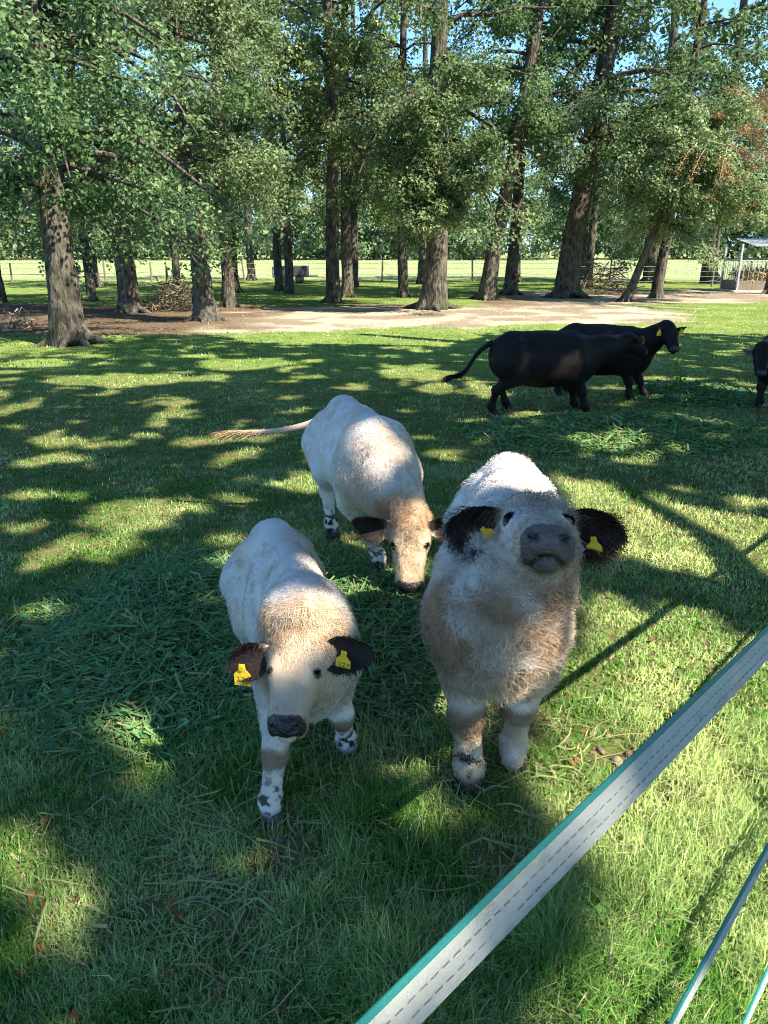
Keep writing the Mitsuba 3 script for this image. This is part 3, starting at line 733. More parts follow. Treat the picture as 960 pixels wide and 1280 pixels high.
def cow(label, pos, fwd, s, nosept, hdir, hroll, hw, feet, scheme, seed, h=0.009, hair=40000, tags=(), ears=None, tail=None, girth=1.0, fuzz=1.0, throat=0.0, eye=(.0185, .011)):
    rng = rng_(seed + 300)
    key = thing(scheme['name'], label, 'cow', scheme.get('group'))
    fw = unit(np.array([fwd[0], fwd[1], 0.0])); rt = np.array([fw[1], -fw[0], 0.0])
    R = np.stack([rt, fw, [0, 0, 1.0]], 1)
    pos = np.array([pos[0], pos[1], float(gz(pos[0], pos[1]))])
    toW = lambda p: np.asarray(p) @ R.T * s + pos
    toL = lambda p: (np.asarray(p, float) - pos) @ R / s
    dirW = lambda d: np.asarray(d) @ R.T
    # head frame in local space
    f = unit(toL(pos + np.array(hdir)) * s - 0); f = unit(np.array(hdir) @ R)
    up = np.array([0, 0, 1.0]) if abs(f[2]) < 0.93 else np.array([0, 1.0, 0.2])
    si = unit(np.cross(f, up)); uu = np.cross(si, f)
    si, uu = si * math.cos(hroll) + uu * math.sin(hroll), uu * math.cos(hroll) - si * math.sin(hroll)
    M = np.stack([si, f, uu], 1)                     # columns: side (animal's right), forward, up
    hs = hw / s
    Hd = toL(nosept) - M @ np.array([0, 0.41, -0.075]) * hs
    hp = lambda a, b, c: Hd + M @ np.array([a, b, c]) * hs
    toH = lambda P: (P - Hd) @ M / hs
    S = Sdf()
    gx = girth
    tp = 0 if scheme.get('belly') else 1
    S.cone((0, -.52, .69), .235 - .045 * tp, (0, -.12, .64), .275 - .02 * tp, .1, gx); S.cone((0, -.12, .635), .275 - .02 * tp, (0, .2, .64), .255 - .015 * tp, .1, gx); S.cone((0, .2, .64), .255, (0, .32, .63), .20, .1, gx)
    S.cone((0, -.50, .855), .075, (0, .22, .87), .065, .13); S.cone((0, -.69, .80), .06, (0, -.5, .84), .09, .08)
    for q in (-1, 1):
        S.cone((q * .165 * gx, -.45, .81), .062, (q * .12 * gx, -.68, .70), .05, .06)
        S.ell((q * .125 * gx, -.56, .60), (.13 - .02 * tp, .17, .21), None, .08)
        S.ell((q * .14 * gx, .22, .66), (.08, .11, .24), None, .06)
    if scheme.get('belly'): S.ell((0, -.10, .53), (.23 * gx, .56, .215), None, .1); S.ell((0, .28, .52), (.15, .2, .2), None, .1)
    # neck
    nb = np.array([0, .30, .72]); nk = hp(0, -.02, -.085)
    mid = (nb + nk) / 2 + np.array([0, 0.02, -0.02])
    S.cone(nb, .19, mid, .135, .1); S.cone(mid, .135, nk, .092 * hs, .07)
    if throat:
        S.cone(hp(0, .14, -.15), .075 * hs, (0, .30, .60), .12, .1); S.cone((0, .30, .62), .155, (0, .29, .51), .11, .1)
    else:
        S.cone(hp(0, .05, -.12), .068 * hs, (0, .33, .57), .13, .1)
    # head
    hk = .03 * hs
    S.ell(hp(0, .045, -.045), np.array([.100, .105, .085]) * hs, M, .05)
    for q in (-1, 1):
        S.ell(hp(q * .066, .145, -.035), np.array([.034, .048, .036]) * hs, M, .035)
        S.cone(hp(q * .035, .10, -.06), .072 * hs, hp(q * .026, .31, -.072), .046 * hs, hk)
        S.ell(hp(q * .052, .12, -.115), np.array([.045, .085, .055]) * hs, M, .05)
        S.cone(hp(q * .022, .10, -.14), .055 * hs, hp(q * .018, .32, -.125), .030 * hs, hk)
    S.ell(hp(0, .352, -.072), np.array([.071, .058, .048]) * hs, M, hk)
    S.ell(hp(0, .375, -.066), np.array([.060, .038, .040]) * hs, M, hk * .6)
    S.ell(hp(0, .352, -.131), np.array([.043, .049, .033]) * hs, M, .016 * hs)
    for q in (-1, 1): S.ell(hp(q * .050, .350, -.104), np.array([.024, .042, .036]) * hs, M, .014 * hs)
    pts = [hp(-.050, .345, -.152), hp(-.043, .385, -.130), hp(-.022, .403, -.110), hp(0, .408, -.106), hp(.022, .403, -.110), hp(.043, .385, -.130), hp(.050, .345, -.152)]
    for a, b in zip(pts, pts[1:]): S.cutc(a, b, .0045 * hs, .012 * hs)
    for q in (-1, 1):
        S.cutc(hp(q * .030, .415, -.062), hp(q * .050, .398, -.048), .0135 * hs, .006 * hs)
    # legs
    fl = [toL([x, y, 0]) for x, y in feet]           # front left, front right, hind left, hind right (animal's own sides)
    hoofs = []
    for n_, (q, p) in enumerate(zip((-1, 1, -1, 1), fl)):
        front = n_ < 2
        foot = np.array([p[0], p[1], 0.0])
        if front:
            lx = min(1.0, gx + .06); el = np.array([q * .145 * lx, .22, .45]); kn = el * .46 + (foot + [0, -.01, .07]) * .54 + np.array([0, .02, .02]); ft = foot + [0, -.02, .085]
            S.cone((q * .15 * lx, .26, .60), .12 * lx ** .5, el, .082, .08); S.cone(el, .082, kn, .052, .05); S.ell(kn, (.052, .055, .062), None, .03)
            S.cone(kn, .046, ft, .038, .03); S.ell(ft, (.046, .05, .045), None, .03); S.cone(ft, .042, foot + [0, .012, .035], .046, .02)
        else:
            st = np.array([q * .15 * gx, -.44, .47]); ho = np.array([q * .115, -.62, .29]) * .55 + (foot + [0, -.05, .29]) * .45; ho[2] = .29; ft = foot + [0, -.02, .09]
            S.cone((q * .14 * gx, -.54, .62), .16, st, .10, .08); S.cone(st, .10, ho, .05, .06); S.ell(ho, (.045, .06, .06), None, .03)
            S.cone(ho, .044, ft, .036, .03); S.ell(ft, (.043, .047, .045), None, .03); S.cone(ft, .04, foot + [0, .012, .035], .045, .02)
        hoofs.append(foot)
    lo = [-.5, min(-.95, fl[2][1] - .2, fl[3][1] - .2), -0.01]
    hi = [.5, .75, 1.12]
    for c in [hp(a, b, c_) for a in (-.16, .16) for b in (-.12, .46) for c_ in (-.2, .1)] + [q - [.1, .1, 0] for q in fl] + [q + [.1, .12, 0] for q in fl]:
        lo = np.minimum(lo, c); hi = np.maximum(hi, c)
    lo[2] = max(lo[2], -0.03)
    V, F = S.mesh(lo, np.array(hi) + .03, h)
    # lumpy flesh under the coat
    N = S.normals(V)
    V = V + N * ((fb(V[:, 0], V[:, 1], V[:, 2], 5, 3, seed) - .5) * .024 * (V[:, 2] > .25))[:, None] * scheme.get('lump', 1.0)
    hc = toH(V)
    nose = (hc[:, 1] > .345) & (np.abs(hc[:, 0]) < .08) & (hc[:, 2] > scheme.get('lip', -.172)) & (hc[:, 2] < -.0 - (.0 if scheme.get('lip') else .012)) & (hc[:, 1] + .25 * np.abs(hc[:, 2] + .07) + .3 * np.abs(hc[:, 0]) > .372)
    eyes = []
    for q in (-1, 1):
        dr_ = unit(M @ np.array([q * .86, .38, .30])); o = hp(q * .062, .150, -.030)
        tt = np.linspace(0, .12, 120) * hs
        dd = S(o + dr_ * tt[:, None]); k = np.argmax(dd > 0)
        eyes.append(o + dr_ * (tt[k] - eye[1] * hs))
    eyed = np.min([np.linalg.norm(V - e, axis=1) for e in eyes], 0) / hs
    col = scheme['color'](V, hc, N)
    def pale(c, P):
        if not scheme.get('pale_eye'): return c
        ey = np.min([np.linalg.norm(P - e - M @ np.array([0, .02, -.01]) * hs, axis=1) for e in eyes], 0) / hs
        return bl(c, WHITE * .95, sm(.085, .05, ey) * scheme['pale_eye'])
    col = pale(col, V)
    col = np.where((eyed < scheme.get('rimr', .031))[:, None], np.asarray(scheme.get('rim', (.03, .025, .025))), col)
    ncol = scheme['nose'](V, hc)
    gd = np.min([np.linalg.norm(V - (a * (1 - q) + b * q), axis=1) for a, b in zip(pts, pts[1:]) for q in (0, .25, .5, .75)], 0) / hs
    ncol = ncol * np.clip((gd - .004) / .007, .12, 1)[:, None]  # shade of the mouth groove painted into the colour
    col = np.where(nose[:, None], ncol, col)
    Wv, Wn = toW(V), dirW(N)
    fn = nose[F].all(1)
    put(key + '__body', Wv, F[~fn], scheme['mat'], col * scheme.get('skin', .95), Wn)
    used = np.unique(F[fn]); re = np.zeros(len(V), int); re[used] = np.arange(len(used))
    put(key + '__nose', Wv[used], re[F[fn]], 'mat_nose', ncol[used], Wn[used])
    # eyes
    import trimesh
    for e in eyes:
        b = trimesh.creation.icosphere(3, eye[0] * hs)
        bn = unit(np.array(b.vertices))
        put(key + '__eye', toW(np.array(b.vertices) + e), np.array(b.faces), 'mat_gloss', (.012, .009, .008), bn)
    # hooves: two claws each
    for p in hoofs:
        A = Acc()
        for q in (-1, 1):
            u = np.linspace(0, 1, 5)
            V2, F2 = tube(np.stack([np.full(5, p[0] + q * .023), p[1] + .012 + .022 * (1 - u), .001 + .05 * u], -1), [.0255, .027, .0255, .024, .021], 10)
            A.add(V2, F2)
        put(key + '__hoof', toW(np.vstack(A.V)), np.vstack(A.F), 'mat_matte', (.035, .03, .028), smooth=True)
    # coat
    Vh = toH(V)
    dens = scheme['density'](V, hc) * np.where(nose | (eyed < scheme.get('bald', .031)), 0, 1)
    if hair:
        P, Nh, _ = sample_mesh(V, F, N, hair, rng, dens)
        hcp = toH(P)
        Lh, lift, curl, flow = scheme['hair'](P, hcp, Nh, M)
        ey = np.min([np.linalg.norm(P - e, axis=1) for e in eyes], 0) / hs
        Lh = Lh * np.clip(ey / .075, scheme.get('lash', .22), 1) * np.clip((.43 - hcp[:, 1]) / .12, .25, 1)
        tuft = .4 + 1.2 * fb(P[:, 0], P[:, 1], P[:, 2], 26, 2, seed + 3)
        clv = fb(P[:, 0], P[:, 1], P[:, 2], 19, 2, seed + 7)[:, None]; clw = fb(P[:, 0], P[:, 1], P[:, 2], 17, 2, seed + 9)[:, None]
        side = np.cross(Nh, flow)
        flow = flow + side * (clv - .5) * 3.2 * (0.4 + curl[:, None] * 1.6) + np.array([0, 0, 1]) * (clw - .5) * 1.2 * (curl[:, None])
        c = pale(scheme['color'](P, hcp, Nh), P) * (0.78 + .44 * clv) * rng.uniform(.86, 1.12, (hair, 1))
        v, f_, c, nn = strands(P, Nh, unit(flow), Lh * tuft * fuzz, scheme.get('width', .0023), lift, curl * (.4 + clw[:, 0]), np.clip(c, 0, .85), rng, 3, scheme.get('nrand', .32), 3.6, 14 * fb(P[:, 0], P[:, 1], P[:, 2], 15, 2, seed + 17) if scheme.get('lock') else None)
        put(key + '__coat', toW(v), f_, scheme['mat'], c, dirW(nn))
    # ears
    ears = ears or {}
    E = scheme['ear']
    for q in (-1, 1):
        ed = unit(M @ unit(np.array(ears.get(q, (q * .93, -.12, -.28))))); fac = M @ np.array(ears.get(('n', q), (0, 1.0, -.15)))
        fac = unit(fac - ed * (fac @ ed)); sx_ = np.cross(ed, fac)
        B = np.stack([sx_, ed, fac], 1)
        V2, F2 = ear_mesh(E['len'] * hs, E['wid'] * hs, .32)
        root = hp(q * .098, .06, -.03)
        V2 = V2 @ B.T + root
        _, _, n2 = meshkit.arrays((V2, F2), True)
        tt = ((V2 - root) @ ed) / (E['len'] * hs)
        c2 = E['base'] + (np.array(E['tip']) - E['base']) * np.clip((tt[:, None] - .06) * 8, 0, 1)
        ek = put(key + '__ear', toW(V2), F2, scheme['mat'] if scheme['mat'] != 'mat_fur' else 'mat_matte', c2, dirW(n2))
        m = E['hair']
        P, Nh, _ = sample_mesh(V2, F2, n2, m, rng)
        t2 = ((P - root) @ ed) / (E['len'] * hs)
        edge = np.abs((P - root) @ sx_) / (E['wid'] * hs * .5)
        flow = ed * .8 + np.array([0, 0, -1.0]) * E['hang'] + sx_ * np.sign((P - root) @ sx_)[:, None] * edge[:, None] * .6
        c3 = E['base'] + (np.array(E['tip']) - E['base']) * np.clip((t2[:, None] - .06) * 8 + rng.normal(0, .2, (m, 1)), 0, 1)
        v, f_, c3, nn = strands(P, Nh, unit(flow), E['hlen'] * hs * rng.uniform(.4, 1.15, m) * (.5 + .7 * edge), .0028, .4, .22, c3 * rng.uniform(.6, 1.6, (m, 1)) + np.array([.05, .03, .02]) * (rng.uniform(0, 1, (m, 1)) ** 4), rng, 4, .5, 2.5)
        put(ek + '__fringe', toW(v), f_, 'mat_black_fur', c3, dirW(nn))
        for tq in tags:
            if tq[0] != q: continue
            _, off, drop, tsz, txt = tq[:5]
            ctr = root + ed * E['len'] * hs * off + fac * (.040 * hs) - np.array([0, 0, 1.0]) * 0
            dn = unit(np.array([0, 0, -1.0]) + (tq[5] if len(tq) > 5 else 0) * ed)
            nf = unit(fac - dn * (fac @ dn)); tx = np.cross(dn, nf)
            ctr = ctr + dn * drop * hs
            import shapely
            w_, h_ = tsz * .5, tsz * .62
            poly = shapely.Polygon([(-w_, -h_), (w_, -h_), (w_, h_ * .15), (w_ * .33, h_ * .75), (w_ * .3, h_ * 1.3), (-w_ * .3, h_ * 1.3), (-w_ * .33, h_ * .75), (-w_, h_ * .15)]).buffer(.003)
            tm = trimesh.creation.extrude_polygon(poly, .0025, engine='earcut')
            Bt = np.stack([-tx, -dn, nf], 1)
            if np.linalg.det(Bt) < 0: Bt[:, 0] *= -1
            tk = put(key + '__ear_tag', toW((np.array(tm.vertices) * [1, 1, 1] / s) @ Bt.T + ctr), np.array(tm.faces), 'mat_plastic', (.72, .50, .035))
            stud = trimesh.creation.cylinder(.009, .006, sections=14)
            put(tk + '__stud', toW((np.array(stud.vertices) + [0, h_ * .95, .004]) / s @ Bt.T + ctr), np.array(stud.faces), 'mat_plastic', (.7, .45, .02))
            if txt:
                tmesh = meshkit.text_mesh(txt, tsz * .34, .0008)
                vt = np.array(tmesh.vertices); vt[:, 0] -= vt[:, 0].mean(); vt += [0, -h_ * .62, .0024]
                put(tk + '__number', toW((vt / s) @ Bt.T + ctr), np.array(tmesh.faces), 'mat_matte', (.06, .045, .01))
    # tail
    if tail is not None:
        tp = np.array([toL(p) for p in tail])
        u = np.linspace(0, 1, 14); uk = np.linspace(0, 1, len(tp))
        tpp = np.stack([np.interp(u, uk, tp[:, k]) for k in range(3)], -1)
        for _ in range(3): tpp[1:-1] = (tpp[:-2] + tpp[1:-1] * 2 + tpp[2:]) / 4
        V2, F2 = tube(tpp, np.linspace(.032, .012, 14), 9)
        tc = scheme['tail'] if 'tail' in scheme else scheme['color'](tpp[:1], toH(tpp[:1]), tpp[:1])[0]
        tk = put(key + '__tail', toW(V2), F2, 'mat_matte', np.asarray(tc) * .9, smooth=True)
        m = 1500
        k = rng.uniform(0.35, 1, m) ** .7 * 13; i0 = np.minimum(k.astype(int), 12); fr = (k - i0)[:, None]
        P = tpp[i0] * (1 - fr) + tpp[i0 + 1] * fr
        dt = unit(tpp[np.minimum(i0 + 1, 13)] - tpp[i0])
        Nh = rng.normal(size=(m, 3)); Nh = unit(Nh - dt * (Nh * dt).sum(1, keepdims=True))
        v, f_, c4, nn = strands(P + Nh * .012, Nh, dt, rng.uniform(.06, .2, m) * np.clip(k / 13, .3, 1), .004, .12, .05, np.asarray(scheme.get('switch', tc)) * rng.uniform(.6, 1.4, (m, 1)), rng, 3, .4, 2)
        put(tk + '__switch', toW(v), f_, 'mat_fur' if scheme['mat'] == 'mat_fur' else 'mat_black_fur', c4, dirW(nn))
    return key

WHITE, CREAM, DIRT, BLACK = np.array([.65, .625, .575]), np.array([.58, .455, .31]), np.array([.33, .225, .14]), np.array([.014, .012, .012])
def sm(a, b, x):
    t = np.clip((x - a) / (b - a), 0, 1)
    return t * t * (3 - 2 * t)
def bl(c, d, w): return c + (np.asarray(d) - c) * np.clip(w, 0, 1)[:, None]

def coat_colors(seed, head, chest, back=.12, legdirt=(1, 1)):
    def color(P, H, N):
        n1 = fb(P[:, 0], P[:, 1], P[:, 2], 4.5, 4, seed); n2 = fb(P[:, 0], P[:, 1], P[:, 2], 14, 3, seed + 1)
        c = np.repeat(WHITE[None], len(P), 0)
        c = bl(c, CREAM, sm(.42, .72, n1) * .6 * (.35 + back * 3))
        c = bl(c, DIRT, sm(.52, .72, n2) * back * 1.6 * sm(.55, .75, P[:, 2]))
        c = bl(c, CREAM * .95, sm(.16, .42, P[:, 1]) * sm(1.0, .2, P[:, 2]) * chest)
        c = bl(c, DIRT * 1.05, sm(.18, .42, P[:, 1]) * sm(.36, .56, n1 * .5 + n2 * .5) * chest * sm(.3, .42, P[:, 2]) * sm(.98, .78, P[:, 2]))
        ins = sm(.44, .40, H[:, 1]) * sm(-.14, -.06, H[:, 1]) * sm(.20, .15, np.abs(H[:, 0])) * sm(-.26, -.18, H[:, 2]) * sm(.16, .12, H[:, 2])
        c = bl(c, CREAM * .92, ins * .95 * head)
        c = bl(c, DIRT * 1.15, ins * sm(.16, .0, H[:, 1]) * sm(-.1, -.02, H[:, 2]) * sm(.35, .6, n2) * .8 * head)
        c = bl(c, DIRT * 1.5, ins * sm(.18, .3, H[:, 1]) * sm(.42, .62, n2) * .25 * head)
        # legs: brownish knees, black mottling above the hooves
        onhead = sm(-.2, -.12, H[:, 1]) * sm(.5, .44, H[:, 1]) * sm(.24, .18, np.abs(H[:, 0])) * sm(.26, .2, np.abs(H[:, 2]))
        leg = sm(.42, .36, P[:, 2]) * (1 - onhead)
        kn = sm(.065, .03, np.abs(P[:, 2] - .25 - .13 * (n1 - .5) - .07 * (n2 - .5))) * (P[:, 1] > -.1)
        c = bl(c, DIRT * .62, leg * kn * .9)
        mott = sm(.50, .56, fb(P[:, 0], P[:, 1], P[:, 2], 34, 3, seed + 4)) * sm(.25, .12, P[:, 2])
        mott = np.maximum(mott, sm(.085, .05, P[:, 2]) * .9)
        c = bl(c, BLACK * 2, leg * mott * np.where(P[:, 0] < 0, legdirt[0], legdirt[1]))
        dirty = leg * np.where(P[:, 0] < 0, 1 - legdirt[0], 1 - legdirt[1])
        c = bl(c, DIRT * 1.35, dirty * sm(.35, .6, n2) * .9)
        return c
    return color

def hair_fn(body, headl, curlb, curlh, chestl):
    def hair(P, H, N, M):
        f, u = M[:, 1], M[:, 2]
        hd = sm(-.12, .02, H[:, 1]) * sm(.26, .18, np.abs(H[:, 0])) * sm(-.3, -.2, H[:, 2]) * sm(.2, .14, H[:, 2])
        ch = sm(.2, .45, P[:, 1]) * (1 - hd)
        lg = sm(.40, .30, P[:, 2]) * (1 - hd)
        L = body * (1 - hd) * (1 - ch) + headl * hd + chestl * ch
        L = L * (1 - .68 * lg)
        flow = np.array([0, -1.0, -.45])[None] * (1 - hd)[:, None] + (f * .9 + np.array([0, 0, -.5]))[None] * hd[:, None]
        flow = flow + np.array([0, 0, -1.0])[None] * (ch * 1.3 + lg * 1.5)[:, None] + np.sign(P[:, :1]) * np.array([[.35, 0, 0]]) * sm(.7, .9, P[:, 2])[:, None]
        poll = hd * sm(.12, -.02, H[:, 1])
        return L * (1 + .6 * poll), .21 + .5 * poll + .18 * ch, curlb * (1 - hd) * (1 - ch) + curlh * hd + curlh * .9 * ch, unit(flow)
    return hair

def nose_fn(dark, seed):
    def nose(V, H):
        n = fb(V[:, 0], V[:, 1], V[:, 2], 60, 3, seed)
        c = np.asarray(dark)[None] * (.7 + .6 * n)[:, None]
        pit = np.minimum(np.hypot((np.abs(H[:, 0]) - .045) / .017, (H[:, 2] + .05) / .013), 9)
        return c * np.clip((pit - .55) * 2.2, .06, 1)[:, None]  # nostril shade painted over the pits
    return nose

def grey_nose(V, H):
    n = fb(V[:, 0], V[:, 1], V[:, 2], 130, 3, 8); m = fb(V[:, 0], V[:, 1], V[:, 2], 22, 2, 9)
    c = np.array([.112, .090, .083])[None] * (.35 + 1.0 * n + .35 * (m - .5))[:, None]
    c = bl(c, (.035, .029, .028), sm(.030, .070, np.abs(H[:, 0])) * .75)  # paler middle paints in the wet sheen, sides darkened
    c = bl(c, (.05, .042, .04), sm(-.115, -.125, H[:, 2]) * .5 + sm(-.145, -.165, H[:, 2]) * .5)
    pit = np.minimum(np.hypot((np.abs(H[:, 0]) - .043) / .021, (H[:, 2] + .052) / .017), 9)
    return c * np.clip((pit - .6) * 2.0, .05, 1)[:, None]  # nostril recesses darkened in the colour like shade

def density_fn(front):
    def d(V, H):
        return .75 + front * sm(.1, .4, V[:, 1]) + .6 * sm(.30, .2, V[:, 2]) * 0
    return d

ear_fluffy = {'len': .19, 'wid': .14, 'base': np.array([.30, .22, .15]), 'tip': (.017, .013, .012), 'hair': 2600, 'hang': .75, 'hlen': .085}
ear_short = {'len': .21, 'wid': .145, 'base': np.array([.46, .38, .28]), 'tip': (.020, .015, .013), 'hair': 1500, 'hang': .35, 'hlen': .038}

shaggy = {'name': 'shaggy_white_cow', 'mat': 'mat_fur', 'group': None, 'color': coat_colors(61, .55, 1.0, .05, (.25, 1.0)), 'nose': grey_nose, 'bald': .036, 'lash': .15, 'pale_eye': .8, 'lock': 1.0, 'width': .0027, 'hair': hair_fn(.055, .044, .26, .75, .060),
          'density': density_fn(1.3), 'ear': ear_fluffy, 'rim': (.05, .045, .05)}
calf = {'name': 'white_calf', 'nrand': .32, 'rimr': .025, 'bald': .017, 'lash': .5, 'mat': 'mat_fur', 'color': coat_colors(62, 1.0, .14, .16, (1.0, .95)), 'nose': nose_fn((.016, .015, .017), 4), 'hair': hair_fn(.046, .024, .16, .25, .038),
        'density': density_fn(.7), 'ear': ear_short, 'lip': -.112}
grazer = {'name': 'grazing_white_cow', 'nrand': .32, 'rimr': .026, 'bald': .02, 'lash': .45, 'mat': 'mat_fur', 'color': coat_colors(63, 1.5, .25, .2, (1.0, 1.0)), 'nose': nose_fn((.014, .013, .014), 5), 'hair': hair_fn(.026, .026, .15, .6, .028),
          'density': density_fn(.6), 'ear': ear_short, 'lip': -.112, 'tail': (.55, .45, .33), 'switch': (.50, .36, .2)}

cow('shaggy white cow with hairy black ears lifting its grey nose towards the viewer', (.457, 2.744), (-.186, -.98), 1.1, (.472, 2.05, 1.10), (-.08, -.96, .27), 0.0, 1.0,
    [(.50, 2.515), (.312, 2.385), (.74, 3.35), (.42, 3.32)], shaggy, 1, h=.0085, hair=80000, girth=.68, throat=1.0,
    tags=[(-1, .50, .055, .044, '', .15), (1, .45, .03, .034, '', -.9)], ears={-1: (-.93, .22, -.22), 1: (.95, .05, -.22)}, eye=(.026, .011))
cow('small white calf stepping forward, yellow tags in its black ears, left of the shaggy cow', (-.342, 2.63), (.30, -.954), .86, (-.305, 2.0, .495), (-.07, -.94, -.34), 0.0, .83,
    [(-.145, 2.56), (-.392, 2.20), (-.33, 3.12), (-.58, 3.02)], calf, 2, h=.0085, hair=72000, girth=.72,
    tags=[(1, .60, .055, .052, '12 7', .0), (-1, .5, .03, .046, '127', -.1)], ears={1: (.86, .12, -.30), -1: (-.86, .10, .16), ('n', 1): (.1, .7, .6), ('n', -1): (0, .62, .75)}, eye=(.019, .014))
cow('white cow grazing with its curly head down between the two front animals', (-.12, 4.66), (.30, -.954), 1.0, (.145, 3.95, .07), (.0, -.42, -.90), 0.0, 1.06,
    [(.16, 4.50), (-.03, 4.40), (.06, 5.2), (-.36, 4.98)], grazer, 3, h=.0105, hair=56000, girth=.92,
    tags=[], ears={1: (.96, -.05, .05), -1: (-.95, -.1, .1), ('n', 1): (0, .6, .8), ('n', -1): (0, .6, .8)}, tail=[(-.36, 5.34, .83), (-.52, 5.36, .72), (-.80, 5.42, .66), (-1.12, 5.5, .635)])

# the black cattle
def black_color(P, H, N):
    n = fb(P[:, 0], P[:, 1], P[:, 2], 6, 3, 71)
    return np.array([.012, .0100, .0095]) * (.5 + 1.0 * n)[:, None]
def hairb(P, H, N, M):
    return np.full(len(P), .03), np.full(len(P), .25), np.full(len(P), .12), np.repeat(unit(np.array([[0, -1.0, -.6]])), len(P), 0)
ear_black = {'len': .15, 'wid': .12, 'base': np.array([.03, .02, .017]), 'tip': (.045, .026, .018), 'hair': 400, 'hang': .2, 'hlen': .03}
blk = {'name': 'black_cow', 'belly': True, 'mat': 'mat_black_fur', 'color': black_color, 'nose': nose_fn((.03, .03, .032), 6), 'hair': hairb, 'density': lambda V, H: np.ones(len(V)), 'ear': ear_black, 'lip': -.112, 'skin': 1.0, 'width': .007, 'switch': (.012, .011, .011), 'lump': .7, 'nrand': .25}
cow('black cow standing side on with its tail swung out, nearest of the black cattle', (2.05, 9.42), (.995, .10), 1.02, (3.27, 9.74, .68), (.75, .45, -.42), 0.0, .95,
    [(2.42, 9.62), (2.48, 9.34), (1.55, 9.60), (1.33, 9.30)], blk, 11, h=.02, hair=16000, girth=1.0, tags=[(1, .5, .0, .06, '', 0)],
    ears={1: (.9, -.3, .1)}, tail=[(1.30, 9.35, .86), (1.12, 9.33, .74), (.98, 9.32, .50), (.83, 9.3, .46)])
cow('black cow facing the viewer, a green sprig in its mouth, behind the nearest black cow', (3.02, 10.36), (.88, -.48), 1.0, (3.64, 9.70, .70), (.15, -.72, -.68), 0.0, .95,
    [(3.50, 10.26), (3.26, 10.12), (2.55, 10.75), (2.4, 10.5)], blk, 12, h=.02, hair=16000, tags=[(1, .45, .01, .06, '', 0), (-1, .45, .02, .06, '', 0)], ears={1: (.93, .1, .05), -1: (-.93, .1, .08)})
blk2 = {**blk, 'ear': {**ear_black, 'tip': (.16, .13, .12)}}
cow('black animal with a grey ear only half in view at the right edge', (5.14, 9.85), (-.88, -.47), 1.0, (4.50, 9.22, .47), (-.25, -.62, -.74), 0.0, .95,
    [(4.95, 9.58), (4.78, 9.72), (5.8, 10.3), (5.6, 10.5)], blk2, 13, h=.022, hair=7000)
def sprig():
    rng = rng_(3)
    A = Acc()
    o = np.array([3.655, 9.69, .64])
    for i in range(9):
        e = o + rng.normal(0, .035, 3) + [0.02, -.02, -rng.uniform(.15, .3)]
        A.add(*tube(np.array([o, (o + e) / 2 + rng.normal(0, .02, 3), e]), [.003, .003, .002], 4), C=(.12, .2, .06))
        V, F = leaf_quads(e + rng.normal(0, .03, (7, 3)), rng.normal(size=(7, 3)), .04, rng, .8)
        A.add(V, F, (.11, .22, .06))
    k = thing('green_sprig', 'green clover sprig hanging from the mouth of the black cow', 'sprig')
    A.put(k, 'mat_grass')
sprig()

# ------------------------------------------------------------------ the electric fence in the foreground
def fence_tape(name, label, zc, width, FP, FD, thick, stripes):
    FD = unit(np.array([FD[0], FD[1], 0.0]))
    t = thing(name, label, 'fence tape')
    u = np.linspace(-1.6, 7.0, 60)
    P = np.stack([FP[0] + FD[0] * u, FP[1] + FD[1] * u, zc + 0.004 * np.sin(u * 1.1)], -1)
    nrm = np.array([FD[1], -FD[0], 0.0])             # towards the viewer
    tw = 0.32 + 0.16 * np.sin(u * 2.3 + .5) + 0.05 * np.sin(u * 7)                # the band leans back a little
    wv = np.stack([-nrm[0] * np.sin(tw), -nrm[1] * np.sin(tw), np.cos(tw)], -1)
    nv = np.cross(FD, wv); nv *= np.sign((nv @ nrm))[:, None]
    def strip(a, b, d0, d1):
        V = np.stack([P + wv * a + nv * d1, P + wv * b + nv * d1, P + wv * b + nv * d0, P + wv * a + nv * d0], 1).reshape(-1, 3)
        i = np.arange(len(u) - 1)[:, None] * 4
        Q = np.vstack([np.hstack([i + k, i + (k + 1) % 4, i + 4 + (k + 1) % 4, i + 4 + k]) for k in range(4)])
        return V, Q
    h = width / 2
    put(t + '__band', *strip(-h, h * stripes, 0, thick), 'mat_tape')
    put(t + '__edge_stripe', *strip(h * stripes, h, -.0002, thick + .0004), 'mat_plastic', (.02, .17, .155))
    return t, P, wv, nv, u
t, P, wv, nv, u = fence_tape('electric_fence_tape', 'broad pale fence tape with a teal edge slanting across the near corner', 1.335, .042, (.0125, .443), (.6915, .7223), .0012, .66)
for row in (.06, -.42):                               # dashed wires woven into the tape
    A = Acc()
    for a in np.arange(-1.5, 2.6, .0145):
        i = np.interp([a, a + .0095], u, np.arange(len(u)))
        p = [np.array([np.interp(q, np.arange(len(u)), X[:, k]) for k in range(3)]) for q in i for X in (P,)]
        w0 = wv[int(i[0])]; n0 = nv[int(i[0])]
        V = np.array([p[0] + w0 * (row * .026 + e) + n0 * .0017 for e in (-.0007, .0007)] + [p[1] + w0 * (row * .026 + e) + n0 * .0017 for e in (.0007, -.0007)])
        A.add(V, [[0, 1, 2, 3]])
    k = put(t + '__woven_wire', np.vstack(A.V), np.vstack(A.F), 'mat_matte', (.17, .19, .19))
    tag(k, kind='stuff')
b_ = np.array([P[18] + wv[18] * .011 + nv[18] * .0019])
blob = Acc(); V, F = tube(b_ + np.array([[0, 0, 0], [.002, .002, .0005], [.0055, .0055, .0008], [.009, .009, 0]]), [.001, .0026, .0024, .0008], 8); blob.add(V, F)
put(t + '__dirt_speck', np.vstack(blob.V), np.vstack(blob.F), 'mat_matte', (.05, .035, .03))
